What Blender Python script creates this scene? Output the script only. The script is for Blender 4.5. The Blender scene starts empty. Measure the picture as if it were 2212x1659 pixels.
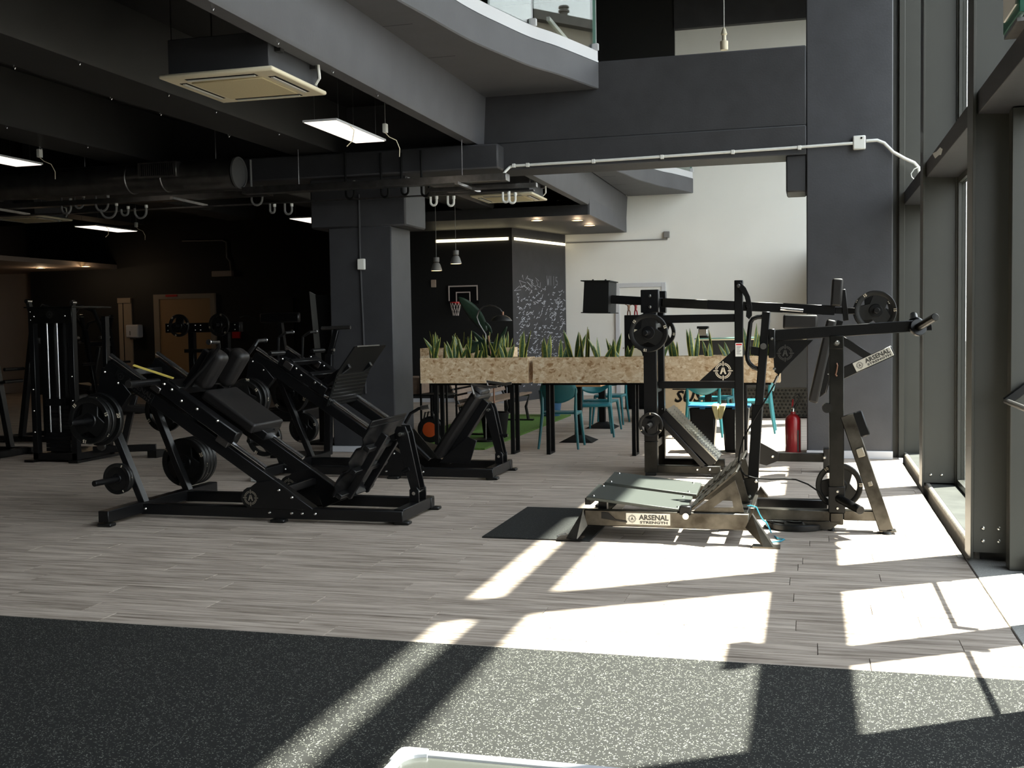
import bpy, bmesh, math, random
from mathutils import Vector, Matrix
random.seed(7)
S = bpy.context.scene
COL = S.collection
PI = math.pi

# ---------------------------------------------------------------- camera
H = 1.5
YAW, PITCH, ROLL, FPX = math.radians(-15.2), math.radians(-3.02), math.radians(0.93), 2370.0
Fv = Vector((math.sin(YAW)*math.cos(PITCH), math.cos(YAW)*math.cos(PITCH), math.sin(PITCH)))
_r = Vector((math.cos(YAW), -math.sin(YAW), 0)); _d = Fv.cross(_r)
Rv = math.cos(ROLL)*_r + math.sin(ROLL)*_d
Dv = -math.sin(ROLL)*_r + math.cos(ROLL)*_d
cd = bpy.data.cameras.new('camera'); cam = bpy.data.objects.new('camera', cd); COL.objects.link(cam)
cd.sensor_width = 36; cd.lens = 36*FPX/2212; cd.clip_start = 0.05; cd.clip_end = 300
m3 = Matrix((Rv, -Dv, -Fv)).transposed()
cam.matrix_world = Matrix.Translation((0, 0, H)) @ m3.to_4x4()
S.camera = cam

# ---------------------------------------------------------------- sky, sun, exposure
w = bpy.data.worlds.new('sky'); S.world = w; w.use_nodes = True
nt = w.node_tree; bg = nt.nodes['Background']
tc = nt.nodes.new('ShaderNodeTexCoord'); sep = nt.nodes.new('ShaderNodeSeparateXYZ'); cr = nt.nodes.new('ShaderNodeValToRGB')
nt.links.new(tc.outputs['Generated'], sep.inputs[0]); nt.links.new(sep.outputs['Z'], cr.inputs[0]); nt.links.new(cr.outputs[0], bg.inputs['Color'])
cr.color_ramp.elements[0].position = 0.0; cr.color_ramp.elements[0].color = (0.90, 0.90, 0.92, 1)
cr.color_ramp.elements[1].position = 0.9; cr.color_ramp.elements[1].color = (0.68, 0.75, 0.90, 1)
bg.inputs['Strength'].default_value = 1.0
sl = bpy.data.lights.new('sun', 'SUN'); sl.energy = 7.0; sl.angle = math.radians(0.8); sl.color = (1.0, 0.965, 0.89)
so = bpy.data.objects.new('sun', sl); COL.objects.link(so); so.location = (12, 12, 24)
so.rotation_euler = Vector((1, 0.63, 2.38)).to_track_quat('Z', 'Y').to_euler()
vs = S.view_settings
vs.view_transform = 'Standard'; vs.look = 'None'; vs.gamma = 1.0; vs.use_curve_mapping = False
vs.exposure = 2.68
S.cycles.max_bounces = 10; S.cycles.diffuse_bounces = 5; S.cycles.glossy_bounces = 4
S.cycles.transparent_max_bounces = 16; S.cycles.transmission_bounces = 6
S.cycles.caustics_reflective = False; S.cycles.caustics_refractive = False
S.cycles.sample_clamp_indirect = 6.0

# ---------------------------------------------------------------- helpers
def V(*a): return Vector(a)
def at(x, y, Y):
    """point of the plane at depth Y that the lens sees at pixel x, y"""
    v = Fv*FPX + Rv*(x-1106) + Dv*(y-829.5); return V(0, 0, H) + v*(Y/v.y)
def gnd(x, y, z=0.0):
    v = Fv*FPX + Rv*(x-1106) + Dv*(y-829.5); return V(0, 0, H) + v*((z-H)/v.z)

MATS = {}
def mat(name, col=(.5,.5,.5), rough=.5, metal=0.0, spec=.5, noise=0, nscale=8.0, bump=0, bscale=60.0, emit=None, estr=0, col2=None, coat=0):
    m = bpy.data.materials.new(name); m.use_nodes = True; t = m.node_tree; b = t.nodes['Principled BSDF']
    b.inputs['Base Color'].default_value = (*col, 1); b.inputs['Roughness'].default_value = rough
    b.inputs['Metallic'].default_value = metal; b.inputs['Specular IOR Level'].default_value = spec
    if coat: b.inputs['Coat Weight'].default_value = coat; b.inputs['Coat Roughness'].default_value = .12
    if emit: b.inputs['Emission Color'].default_value = (*emit, 1); b.inputs['Emission Strength'].default_value = estr
    g = None
    if noise or bump: g = t.nodes.new('ShaderNodeNewGeometry')
    if noise:
        n = t.nodes.new('ShaderNodeTexNoise'); n.inputs['Scale'].default_value = nscale; n.inputs['Detail'].default_value = 5
        r = t.nodes.new('ShaderNodeValToRGB'); t.links.new(g.outputs['Position'], n.inputs['Vector']); t.links.new(n.outputs['Fac'], r.inputs[0])
        c2 = col2 or tuple(c*(1-noise) for c in col)
        r.color_ramp.elements[0].position = .3; r.color_ramp.elements[0].color = (*c2, 1)
        r.color_ramp.elements[1].position = .65; r.color_ramp.elements[1].color = (*col, 1)
        t.links.new(r.outputs[0], b.inputs['Base Color'])
    if bump:
        n2 = t.nodes.new('ShaderNodeTexNoise'); n2.inputs['Scale'].default_value = bscale; n2.inputs['Detail'].default_value = 4
        bp = t.nodes.new('ShaderNodeBump'); bp.inputs['Strength'].default_value = bump; bp.inputs['Distance'].default_value = .004
        t.links.new(g.outputs['Position'], n2.inputs['Vector']); t.links.new(n2.outputs['Fac'], bp.inputs['Height']); t.links.new(bp.outputs[0], b.inputs['Normal'])
    MATS[name] = m; return m

class MB:
    """collects shapes given in room coordinates; build() links them as one mesh"""
    def __init__(s): s.bm = bmesh.new(); s.mi = 0
    def face(s, pts):
        f = s.bm.faces.new([s.bm.verts.new(p) for p in pts]); f.material_index = s.mi; return f
    def hull8(s, a, b):
        va = [s.bm.verts.new(p) for p in a]; vb = [s.bm.verts.new(p) for p in b]; n = len(a)
        fs = [s.bm.faces.new(va[::-1]), s.bm.faces.new(vb)]
        for i in range(n): fs.append(s.bm.faces.new((va[i], va[(i+1) % n], vb[(i+1) % n], vb[i])))
        for f in fs: f.material_index = s.mi
        return s
    def box(s, x0, x1, y0, y1, z0, z1):
        return s.hull8([(x0,y0,z0),(x1,y0,z0),(x1,y1,z0),(x0,y1,z0)], [(x0,y0,z1),(x1,y0,z1),(x1,y1,z1),(x0,y1,z1)])
    def bar(s, p, q, w, h, up=(0,0,1), w2=None, h2=None):
        p = Vector(p); q = Vector(q); d = (q-p).normalized(); u = Vector(up)
        if abs(d.dot(u)) > .98: u = V(0,1,0)
        x = d.cross(u).normalized(); y = x.cross(d).normalized()
        def ring(c, w, h): return [c-x*w/2-y*h/2, c+x*w/2-y*h/2, c+x*w/2+y*h/2, c-x*w/2+y*h/2]
        return s.hull8(ring(p, w, h), ring(q, w2 or w, h2 or h))
    def cyl(s, p, q, r, n=16, r2=None):
        p = Vector(p); q = Vector(q); d = (q-p).normalized(); u = V(0,0,1) if abs(d.z) < .9 else V(0,1,0)
        x = d.cross(u).normalized(); y = x.cross(d); r2 = r if r2 is None else r2
        def ring(c, r): return [c+x*math.cos(2*PI*i/n)*r+y*math.sin(2*PI*i/n)*r for i in range(n)]
        return s.hull8(ring(p, r), ring(q, r2))
    def tube(s, pts, r, n=8, taper=None):
        pts = [Vector(p) for p in pts]; rings = []; prev = None
        for i, c in enumerate(pts):
            d = (pts[min(i+1, len(pts)-1)]-pts[max(i-1, 0)]).normalized()
            if prev is None:
                u = V(0,0,1) if abs(d.z) < .9 else V(0,1,0); x = d.cross(u).normalized()
            else: x = (prev - d*prev.dot(d)).normalized()
            prev = x; y = x.cross(d); rr = r if taper is None else r*taper[i]
            rings.append([s.bm.verts.new(c+x*math.cos(2*PI*k/n)*rr+y*math.sin(2*PI*k/n)*rr) for k in range(n)])
        for a, b in zip(rings, rings[1:]):
            for k in range(n): s.bm.faces.new((a[k], a[(k+1) % n], b[(k+1) % n], b[k])).material_index = s.mi
        s.bm.faces.new(rings[0][::-1]).material_index = s.mi; s.bm.faces.new(rings[-1]).material_index = s.mi
        return s
    def prism(s, poly, ax, a, b):
        def P(u, v, t): return {'y': (u, t, v), 'x': (t, u, v), 'z': (u, v, t)}[ax]
        return s.hull8([P(u, v, a) for u, v in poly], [P(u, v, b) for u, v in poly])
    def lathe(s, prof, o=(0,0,0), ax='z', n=24, close=False):
        o = Vector(o); rings = []
        for r, t in prof:
            ring = []
            for k in range(n):
                c, sn = math.cos(2*PI*k/n)*r, math.sin(2*PI*k/n)*r
                ring.append(s.bm.verts.new(o + {'z': V(c, sn, t), 'y': V(c, t, sn), 'x': V(t, c, sn)}[ax]))
            rings.append(ring)
        seq = list(zip(rings, rings[1:]))
        if close: seq.append((rings[-1], rings[0]))
        for a, b in seq:
            for k in range(n): s.bm.faces.new((a[k], a[(k+1) % n], b[(k+1) % n], b[k])).material_index = s.mi
        if not close:
            if prof[0][0] > 1e-5: s.bm.faces.new(rings[0][::-1]).material_index = s.mi
            if prof[-1][0] > 1e-5: s.bm.faces.new(rings[-1]).material_index = s.mi
        return s
    def loft(s, rings, cap=True, closed=True):
        vr = [[s.bm.verts.new(p) for p in r] for r in rings]; n = len(rings[0])
        for a, b in zip(vr, vr[1:]):
            for k in range(n if closed else n-1): s.bm.faces.new((a[k], a[(k+1) % n], b[(k+1) % n], b[k])).material_index = s.mi
        if cap and closed:
            s.bm.faces.new(vr[0][::-1]).material_index = s.mi; s.bm.faces.new(vr[-1]).material_index = s.mi
        return s
    def text(s, txt, o, ux, uy, size, ext=.001, xs=1.0, off=0.0, align='CENTER', shear=0.0):
        cu = bpy.data.curves.new('t', 'FONT'); cu.body = txt; cu.size = size; cu.extrude = ext; cu.align_x = align; cu.align_y = 'CENTER'; cu.offset = off; cu.shear = shear; cu.resolution_u = 2
        ob = bpy.data.objects.new('t', cu); COL.objects.link(ob); bpy.context.view_layer.update()
        me = bpy.data.meshes.new_from_object(ob)
        ux = Vector(ux).normalized(); uy = Vector(uy).normalized(); un = ux.cross(uy); o = Vector(o)
        vs_ = [s.bm.verts.new(o+ux*v.co.x*xs+uy*v.co.y+un*v.co.z) for v in me.vertices]
        for p in me.polygons:
            try: s.bm.faces.new([vs_[i] for i in p.vertices]).material_index = s.mi
            except ValueError: pass
        bpy.data.objects.remove(ob); bpy.data.curves.remove(cu); bpy.data.meshes.remove(me)
        return s
    def build(s, name, m, parent=None, bevel=0, local=False, seg=1, sharp=38):
        bmesh.ops.recalc_face_normals(s.bm, faces=s.bm.faces)
        me = bpy.data.meshes.new(name)
        if parent is not None:
            if not local:
                r = parent
                while r.parent: r = r.parent
                inv = (Matrix.Translation(r.location) @ r.rotation_euler.to_matrix().to_4x4()).inverted()
                s.bm.transform(inv)
            loc = None
        else:
            vs_ = [v.co for v in s.bm.verts]
            lo = [min(v[i] for v in vs_) for i in range(3)]; hi = [max(v[i] for v in vs_) for i in range(3)]
            loc = V((lo[0]+hi[0])/2, (lo[1]+hi[1])/2, lo[2])
            if local: loc = V(0,0,0)
            s.bm.transform(Matrix.Translation(-loc))
        s.bm.to_mesh(me); s.bm.free()
        for p in me.polygons: p.use_smooth = True
        me.set_sharp_from_angle(angle=math.radians(sharp))
        for mm in (m if isinstance(m, (list, tuple)) else [m]): me.materials.append(MATS[mm] if isinstance(mm, str) else mm)
        o = bpy.data.objects.new(name, me); COL.objects.link(o)
        if parent is not None: o.parent = parent
        else: o.location = loc
        if bevel:
            b = o.modifiers.new('bevel', 'BEVEL'); b.width = bevel; b.segments = seg; b.limit_method = 'ANGLE'; b.angle_limit = math.radians(50)
        return o

def tag(o, label=None, cat=None, group=None, kind=None):
    if label: o['label'] = label
    if cat: o['category'] = cat
    if group: o['group'] = group
    if kind: o['kind'] = kind
    return o
def thing(name, label, cat, loc=(0,0,0), rz=0.0, group=None):
    o = bpy.data.objects.new(name, None); COL.objects.link(o); o.location = loc; o.rotation_euler = (0,0,rz); o.empty_display_size = .1
    return tag(o, label, cat, group)
def struct(o, label=None): return tag(o, label, None, None, 'structure')
def copy_tree(o, parent=None):
    c = o.copy(); COL.objects.link(c); c.parent = parent
    for ch in list(o.children): copy_tree(ch, c)
    return c
def B(): return MB()
def rbox(x0,x1,y0,y1,z0,z1): return MB().box(x0,x1,y0,y1,z0,z1)
# ---------------------------------------------------------------- materials
mat('paint_grey', (.050,.051,.058), .55, noise=.22, nscale=3.5, bump=.25, bscale=45)
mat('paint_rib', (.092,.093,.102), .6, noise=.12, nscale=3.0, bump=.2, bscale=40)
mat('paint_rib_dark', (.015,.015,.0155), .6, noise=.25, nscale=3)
mat('paint_pillar', (.036,.0365,.041), .6, noise=.2, nscale=4, bump=.2, bscale=50)
mat('paint_dark', (.033,.033,.037), .6, noise=.25, nscale=4.0, bump=.3, bscale=50)
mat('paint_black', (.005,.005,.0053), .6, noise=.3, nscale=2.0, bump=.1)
mat('wall_white', (.78,.775,.74), .75, noise=.05, nscale=1.2, bump=.1, bscale=120)
mat('wall_beige', (.42,.33,.27), .75, noise=.06, nscale=1.5)
mat('skirting', (.55,.56,.60), .45)
mat('steel_paint', (.048,.048,.041), .38, noise=.12, nscale=2.0)
mat('lit_edge_grey', (.23,.235,.23), .4)  # pale grey that paints the light on the standing board's edge
mat('granite', (.42,.41,.385), .55, noise=.6, nscale=190, bump=.1)
mat('stone_kerb', (.24,.22,.19), .7, noise=.35, nscale=30, bump=.3)
mat('paving', (.072,.074,.068), .75, 0, .15, noise=.25, nscale=5, bump=.15)
mat('paving_joint', (.05,.05,.048), .8)
mat('plaster_ext', (.42,.36,.28), .8, noise=.15, nscale=.6)
mat('roof_tile', (.16,.14,.12), .8, noise=.3, nscale=3)
mat('alu_white', (.58,.59,.62), .4)
mat('chrome', (.82,.82,.84), .24, 1.0)
mat('bolt', (.75,.74,.70), .25, 1.0)
mat('plastic_white', (.74,.74,.70), .4)
mat('plastic_cream', (.74,.67,.50), .45)
mat('plastic_cream_dark', (.66,.57,.36), .6, noise=.15, nscale=150)
mat('galv', (.30,.29,.285), .33, 1.0, noise=.25, nscale=14)
mat('galv_dark', (.16,.155,.15), .33, .9, noise=.3, nscale=8)
mat('conduit_grey', (.20,.195,.19), .5)
mat('black_metal', (.0055,.0055,.006), .30, 0, .32, bump=.04, bscale=300)
mat('black_matte', (.0045,.0045,.0045), .6, 0, .14)
mat('rubber', (.006,.006,.006), .38, 0, .4)
mat('leather', (.0085,.0075,.0075), .45, 0, .4, bump=.12, bscale=220)
mat('raw_steel', (.135,.126,.110), .38, 1.0, noise=.5, nscale=7, col2=(.045,.040,.033))
mat('bare_steel', (.42,.38,.31), .5, .8)
mat('dark_steel', (.034,.033,.030), .32, .8, noise=.5, nscale=6)
mat('grey_plate', (.045,.052,.046), .5, bump=.2, bscale=300)
mat('badge', (.56,.55,.50), .45)
mat('badge_ink', (.035,.035,.033), .5)
mat('emblem_dim', (.20,.175,.14), .5)
mat('duct_cap', (.09,.09,.09), .55)
mat('cream_ink', (.72,.64,.50), .5)
mat('white_ink', (.8,.8,.78), .5)
mat('yellow', (.62,.48,.10), .6)
mat('orange', (.62,.09,.015), .4)
mat('red', (.24,.006,.010), .32, coat=.3)
mat('red_sign', (.5,.01,.01), .5)
mat('teal', (.010,.125,.150), .38, noise=.1, nscale=5)
mat('wood_top', (.45,.25,.12), .45, noise=.25, nscale=10)
mat('wood_slat', (.20,.135,.095), .5, noise=.35, nscale=14)
mat('plywood', (.56,.44,.29), .55, noise=.12, nscale=12)
mat('blue_bag', (.012,.11,.24), .4)
mat('yellow_bag', (.55,.50,.26), .35, bump=.6, bscale=25)
mat('blue_pot', (.03,.10,.20), .4)
mat('soil', (.03,.02,.014), .9)
mat('leaf_dark', (.028,.075,.030), .35, noise=.6, nscale=45, col2=(.10,.16,.06))
mat('leaf_edge', (.50,.47,.09), .4)
mat('leaf_big', (.028,.058,.036), .3, noise=.3, nscale=20)
mat('bronze', (.28,.15,.10), .35, .6)
mat('led', (1,.97,.9), .5, emit=(1.0,.88,.74), estr=.27)
mat('led_strip', (1,.9,.7), .5, emit=(1.0,.86,.52), estr=.9)
mat('lamp_glow', (1,.8,.5), .5, emit=(1.0,.70,.36), estr=.6)
mat('screen_pane', (.02,.03,.05), .1)
mat('door_tan', (.36,.21,.10), .5)
mat('door_frame', (.30,.24,.18), .5)
mat('paper', (.75,.75,.72), .6)
mat('green_sign', (.01,.10,.06), .4)
mat('checker_plate', (.40,.40,.37), .30, 1.0)
mat('blue_rope', (.02,.25,.36), .6)
mat('dark_panel', (.055,.058,.052), .22)
mat('chalk', (.48,.50,.55), .9)
mat('net', (.55,.48,.45), .8)

def nodes_of(name, rough=.5):
    m = bpy.data.materials.new(name); m.use_nodes = True; t = m.node_tree; MATS[name] = m
    b = t.nodes['Principled BSDF']; b.inputs['Roughness'].default_value = rough
    return t, b, t.nodes.new('ShaderNodeNewGeometry')
def ramp(t, src, stops):
    r = t.nodes.new('ShaderNodeValToRGB'); e = r.color_ramp.elements
    while len(e) < len(stops): e.new(.5)
    for k, (p, c) in enumerate(stops): e[k].position = p; e[k].color = (*c, 1)
    t.links.new(src, r.inputs[0]); return r.outputs[0]
# laminate planks: long streaks along the board, each board shifted by its own random number
t, b, g = nodes_of('laminate', .55); b.inputs['Specular IOR Level'].default_value = .22
oi = t.nodes.new('ShaderNodeObjectInfo'); mp = t.nodes.new('ShaderNodeMapping'); mp.inputs['Scale'].default_value = (1.2, 22, 1)
cx_ = t.nodes.new('ShaderNodeCombineXYZ'); mu = t.nodes.new('ShaderNodeMath'); mu.operation = 'MULTIPLY'; mu.inputs[1].default_value = 37
t.links.new(oi.outputs['Random'], mu.inputs[0]); t.links.new(mu.outputs[0], cx_.inputs[2])
ad = t.nodes.new('ShaderNodeVectorMath'); ad.operation = 'ADD'
t.links.new(g.outputs['Position'], mp.inputs['Vector']); t.links.new(mp.outputs[0], ad.inputs[0]); t.links.new(cx_.outputs[0], ad.inputs[1])
n1 = t.nodes.new('ShaderNodeTexNoise'); n1.inputs['Scale'].default_value = 1.6; n1.inputs['Detail'].default_value = 9; n1.inputs['Roughness'].default_value = .68
t.links.new(ad.outputs[0], n1.inputs['Vector'])
c1 = ramp(t, n1.outputs['Fac'], [(.30, (.14,.107,.085)), (.43, (.36,.30,.25)), (.55, (.54,.46,.395)), (.72, (.68,.60,.52))])
n2 = t.nodes.new('ShaderNodeTexNoise'); n2.inputs['Scale'].default_value = .55; n2.inputs['Detail'].default_value = 3; t.links.new(ad.outputs[0], n2.inputs['Vector'])
mx = t.nodes.new('ShaderNodeMixRGB'); mx.blend_type = 'MULTIPLY'; mx.inputs[0].default_value = .55
t.links.new(c1, mx.inputs[1]); t.links.new(ramp(t, n2.outputs['Fac'], [(.3, (.62,.60,.58)), (.7, (1.08,1.07,1.05))]), mx.inputs[2])
t.links.new(mx.outputs[0], b.inputs['Base Color'])
bp = t.nodes.new('ShaderNodeBump'); bp.inputs['Strength'].default_value = .12; bp.inputs['Distance'].default_value = .003
t.links.new(n1.outputs['Fac'], bp.inputs['Height']); t.links.new(bp.outputs[0], b.inputs['Normal'])
# rubber floor with pale flecks
t, b, g = nodes_of('rubber_fleck', .75)
nz = t.nodes.new('ShaderNodeTexNoise'); nz.inputs['Scale'].default_value = 30; ad = t.nodes.new('ShaderNodeMixRGB'); ad.blend_type = 'ADD'; ad.inputs[0].default_value = .035
t.links.new(g.outputs['Position'], nz.inputs['Vector']); t.links.new(g.outputs['Position'], ad.inputs[1]); t.links.new(nz.outputs['Color'], ad.inputs[2])
vo = t.nodes.new('ShaderNodeTexVoronoi'); vo.inputs['Scale'].default_value = 150; vo.inputs['Randomness'].default_value = 1; t.links.new(ad.outputs[0], vo.inputs['Vector'])
sp = t.nodes.new('ShaderNodeSeparateColor'); t.links.new(vo.outputs['Color'], sp.inputs[0])
gt = t.nodes.new('ShaderNodeMath'); gt.operation = 'GREATER_THAN'; gt.inputs[1].default_value = .66; t.links.new(sp.outputs[0], gt.inputs[0])
lt = t.nodes.new('ShaderNodeMath'); lt.operation = 'LESS_THAN'; lt.inputs[1].default_value = .36; t.links.new(vo.outputs['Distance'], lt.inputs[0])
mu = t.nodes.new('ShaderNodeMath'); mu.operation = 'MULTIPLY'; t.links.new(gt.outputs[0], mu.inputs[0]); t.links.new(lt.outputs[0], mu.inputs[1])
mx = t.nodes.new('ShaderNodeMixRGB'); mx.inputs[1].default_value = (.0185,.0187,.0175,1); mx.inputs[2].default_value = (.24,.242,.21,1)
t.links.new(mu.outputs[0], mx.inputs[0]); t.links.new(mx.outputs[0], b.inputs['Base Color'])
b.inputs['Specular IOR Level'].default_value = .25
MATS['rubber_mat'] = MATS['rubber_fleck'].copy(); MATS['rubber_mat'].name = 'rubber_mat'
q = [n for n in MATS['rubber_mat'].node_tree.nodes if n.type == 'MIX_RGB' and n.blend_type == 'MIX'][0]
q.inputs[1].default_value = (.018,.0185,.018,1); q.inputs[2].default_value = (.07,.075,.065,1)
# oriented strand board: flakes of random colour and direction
t, b, g = nodes_of('osb', .6)
mp = t.nodes.new('ShaderNodeMapping'); mp.inputs['Scale'].default_value = (1, 1, 1.15); nz = t.nodes.new('ShaderNodeTexNoise'); nz.inputs['Scale'].default_value = 12
ad = t.nodes.new('ShaderNodeMixRGB'); ad.blend_type = 'ADD'; ad.inputs[0].default_value = .10
t.links.new(g.outputs['Position'], mp.inputs['Vector']); t.links.new(g.outputs['Position'], nz.inputs['Vector']); t.links.new(mp.outputs[0], ad.inputs[1]); t.links.new(nz.outputs['Color'], ad.inputs[2])
vo = t.nodes.new('ShaderNodeTexVoronoi'); vo.inputs['Scale'].default_value = 24; t.links.new(ad.outputs[0], vo.inputs['Vector'])
sp = t.nodes.new('ShaderNodeSeparateColor'); t.links.new(vo.outputs['Color'], sp.inputs[0])
mp2 = t.nodes.new('ShaderNodeMapping'); mp2.inputs['Rotation'].default_value = (0, .7, 0); mp2.inputs['Scale'].default_value = (.75, 1, 1.25); t.links.new(ad.outputs[0], mp2.inputs['Vector'])
vo2 = t.nodes.new('ShaderNodeTexVoronoi'); vo2.inputs['Scale'].default_value = 34; t.links.new(mp2.outputs[0], vo2.inputs['Vector'])
sp2 = t.nodes.new('ShaderNodeSeparateColor'); t.links.new(vo2.outputs['Color'], sp2.inputs[0])
av = t.nodes.new('ShaderNodeMath'); av.operation = 'MULTIPLY_ADD'; av.inputs[1].default_value = .5; hf = t.nodes.new('ShaderNodeMath'); hf.operation = 'MULTIPLY'; hf.inputs[1].default_value = .5
t.links.new(sp2.outputs[0], hf.inputs[0]); t.links.new(sp.outputs[0], av.inputs[0]); t.links.new(hf.outputs[0], av.inputs[2])
t.links.new(ramp(t, av.outputs[0], [(.08, (.36,.20,.09)), (.25, (.58,.40,.23)), (.6, (.70,.53,.34)), (.95, (.84,.72,.54))]), b.inputs['Base Color'])
# turf
t, b, g = nodes_of('turf', .8)
nz = t.nodes.new('ShaderNodeTexNoise'); nz.inputs['Scale'].default_value = 120; nz.inputs['Detail'].default_value = 6; t.links.new(g.outputs['Position'], nz.inputs['Vector'])
t.links.new(ramp(t, nz.outputs['Fac'], [(.3, (.025,.065,.008)), (.65, (.12,.25,.03))]), b.inputs['Base Color'])
# clear panes: daylight goes through, the surface mirrors by Fresnel
def glass(name, tint, ior=1.5):
    m = bpy.data.materials.new(name); m.use_nodes = True; t = m.node_tree; t.nodes.clear(); MATS[name] = m
    o = t.nodes.new('ShaderNodeOutputMaterial'); tr = t.nodes.new('ShaderNodeBsdfTransparent'); gl = t.nodes.new('ShaderNodeBsdfGlossy'); fr = t.nodes.new('ShaderNodeFresnel'); mi = t.nodes.new('ShaderNodeMixShader')
    tr.inputs[0].default_value = (*tint, 1); gl.inputs['Roughness'].default_value = 0.0; ge = t.nodes.new('ShaderNodeNewGeometry'); ma = t.nodes.new('ShaderNodeMath'); ma.operation = 'MULTIPLY_ADD'; ma.inputs[1].default_value = -2; ma.inputs[2].default_value = 1
    pw = t.nodes.new('ShaderNodeMath'); pw.operation = 'POWER'; pw.inputs[0].default_value = ior          # same mirror on either face of the pane
    t.links.new(ge.outputs['Backfacing'], ma.inputs[0]); t.links.new(ma.outputs[0], pw.inputs[1]); t.links.new(pw.outputs[0], fr.inputs[0])
    t.links.new(fr.outputs[0], mi.inputs[0]); t.links.new(tr.outputs[0], mi.inputs[1]); t.links.new(gl.outputs[0], mi.inputs[2]); t.links.new(mi.outputs[0], o.inputs[0])
glass('glass', (.95,.975,.95)); glass('glass_rail', (.90,.95,.92), 1.55)
mat('panel_grey', (.10,.10,.095), .5)
mat('glass_edge', (.16,.30,.26), .2)

# ---------------------------------------------------------------- floor
FX0, FX1 = -20.0, 0.935
floor = struct(rbox(FX0, FX1, 4.86, 24.0, -.12, -.010).build('floor', 'paint_dark'))
PW, PL, GAP = .19, 1.28, .0006
pm = B().hull8([(-PL/2+GAP, -PW/2+GAP, -.010), (PL/2-GAP, -PW/2+GAP, -.010), (PL/2-GAP, PW/2-GAP, -.010), (-PL/2+GAP, PW/2-GAP, -.010)],
              [(-PL/2+GAP+.002, -PW/2+GAP+.002, 0), (PL/2-GAP-.002, -PW/2+GAP+.002, 0), (PL/2-GAP-.002, PW/2-GAP-.002, 0), (-PL/2+GAP+.002, PW/2-GAP-.002, 0)])
def seen(x, y):
    v = V(x, y, -H); k = v.dot(Fv); px = 1106+FPX*v.dot(Rv)/k; py = 829.5+FPX*v.dot(Dv)/k
    return -90 < px < 2300 and py > 930
first = pm.build('plank', 'laminate', floor, local=True)
first.location = (0, 0, 0); pmesh = first.data; n_pl = 0; rest = B()
row = 0; y = 4.86 + PW/2; cells = []
fo = floor.location
while y < 23.7:
    x = FX0 + random.uniform(0, PL)
    while x - PL/2 < FX1:
        cells.append((y, x)); x += PL
    y += PW
for y, x in cells:
    x0 = max(x-PL/2, FX0); x1 = min(x+PL/2, FX1)
    if x1-x0 < .03: continue
    whole = x1-x0 > PL-.001
    vis = seen(x, y) and n_pl < 300 and x > -11
    if vis:
        if n_pl == 0 and whole: o = first
        elif whole: o = bpy.data.objects.new('plank', pmesh); COL.objects.link(o); o.parent = floor
        else:
            me = pmesh.copy(); 
            for v in me.vertices: v.co.x *= (x1-x0)/PL
            o = bpy.data.objects.new('plank', me); COL.objects.link(o); o.parent = floor
        o.location = V((x0+x1)/2, y, random.uniform(-.0004, .0002)) - fo; n_pl += 1
    else:
        rest.hull8([(x0+GAP, y-PW/2+GAP, -.010), (x1-GAP, y-PW/2+GAP, -.010), (x1-GAP, y+PW/2-GAP, -.010), (x0+GAP, y+PW/2-GAP, -.010)],
                   [(x0+GAP, y-PW/2+GAP, 0), (x1-GAP, y-PW/2+GAP, 0), (x1-GAP, y+PW/2-GAP, 0), (x0+GAP, y+PW/2-GAP, 0)])
tag(rest.build('plank_field', 'laminate', floor), kind='stuff')
struct(rbox(FX0, FX1, -4, 4.857, -.12, .003).build('floor_rubber', 'rubber_fleck'), 'black rubber floor with pale flecks')
struct(rbox(.94, 1.30, -4, 7.30, -.12, .004).build('trim_1', 'granite', bevel=.004), 'pale granite threshold strip along the glass front')
struct(rbox(.985, 1.03, 7.31, 12.7, -.10, .055).build('trim_2', 'stone_kerb', bevel=.012), 'rough stone kerb under the glass front')
struct(rbox(.965, 1.03, 13.3, 23, -.05, .06).build('trim_9', 'stone_kerb', bevel=.012), 'stone kerb of the rear bay')
struct(rbox(.936, .984, 7.31, 12.7, -.12, -.07).build('trim_11', 'paint_black'), 'black strip painting the shade in the gap between the boards and the stone kerb')  # painted black to give the shade down in the kerb gap
struct(rbox(1.03, 1.30, 7.31, 23, -.05, .046).build('trim_10', 'paving'), 'dark paving strip inside the glass front')

# ---------------------------------------------------------------- outside
pav = struct(rbox(1.3, 60, -40, 80, -.25, -.015).build('ground', 'paving_joint'), 'paved forecourt outside the glass front')
tile = rbox(-.397, .397, -.397, .397, -.015, .045).build('paving_tile', 'paving', pav, local=True); tile.location = V(1.70, 6.4, 0)-pav.location
for i in range(4):
    for j in range(20):
        if i == j == 0: continue
        o = bpy.data.objects.new('paving_tile', tile.data); COL.objects.link(o); o.parent = pav; o.location = V(1.70+.8*i, 6.4+.8*j+(.4 if i % 2 else 0), random.uniform(-.002,.002))-pav.location
hb = thing('apartment_house', 'tan plastered house with a gabled roof and chimney seen mirrored in the balcony glass', 'building', (26, 30, 0))
rbox(22.0, 34, 18, 46, -.1, 13.15).build('wall', 'plaster_ext', hb)
B().prism([(21.6,13.15),(34.4,13.15),(34.4,13.5),(28,14.3),(21.6,13.5)], 'y', 17.6, 46.4).build('roof', 'roof_tile', hb)
B().lathe([(.20,13.3),(.15,13.82),(.22,13.83),(.22,13.90),(.16,13.91),(.16,13.98),(.22,13.99),(.20,14.06),(.08,14.10)], (22.3,31.95,0), n=12).build('chimney', 'roof_tile', hb)
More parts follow.
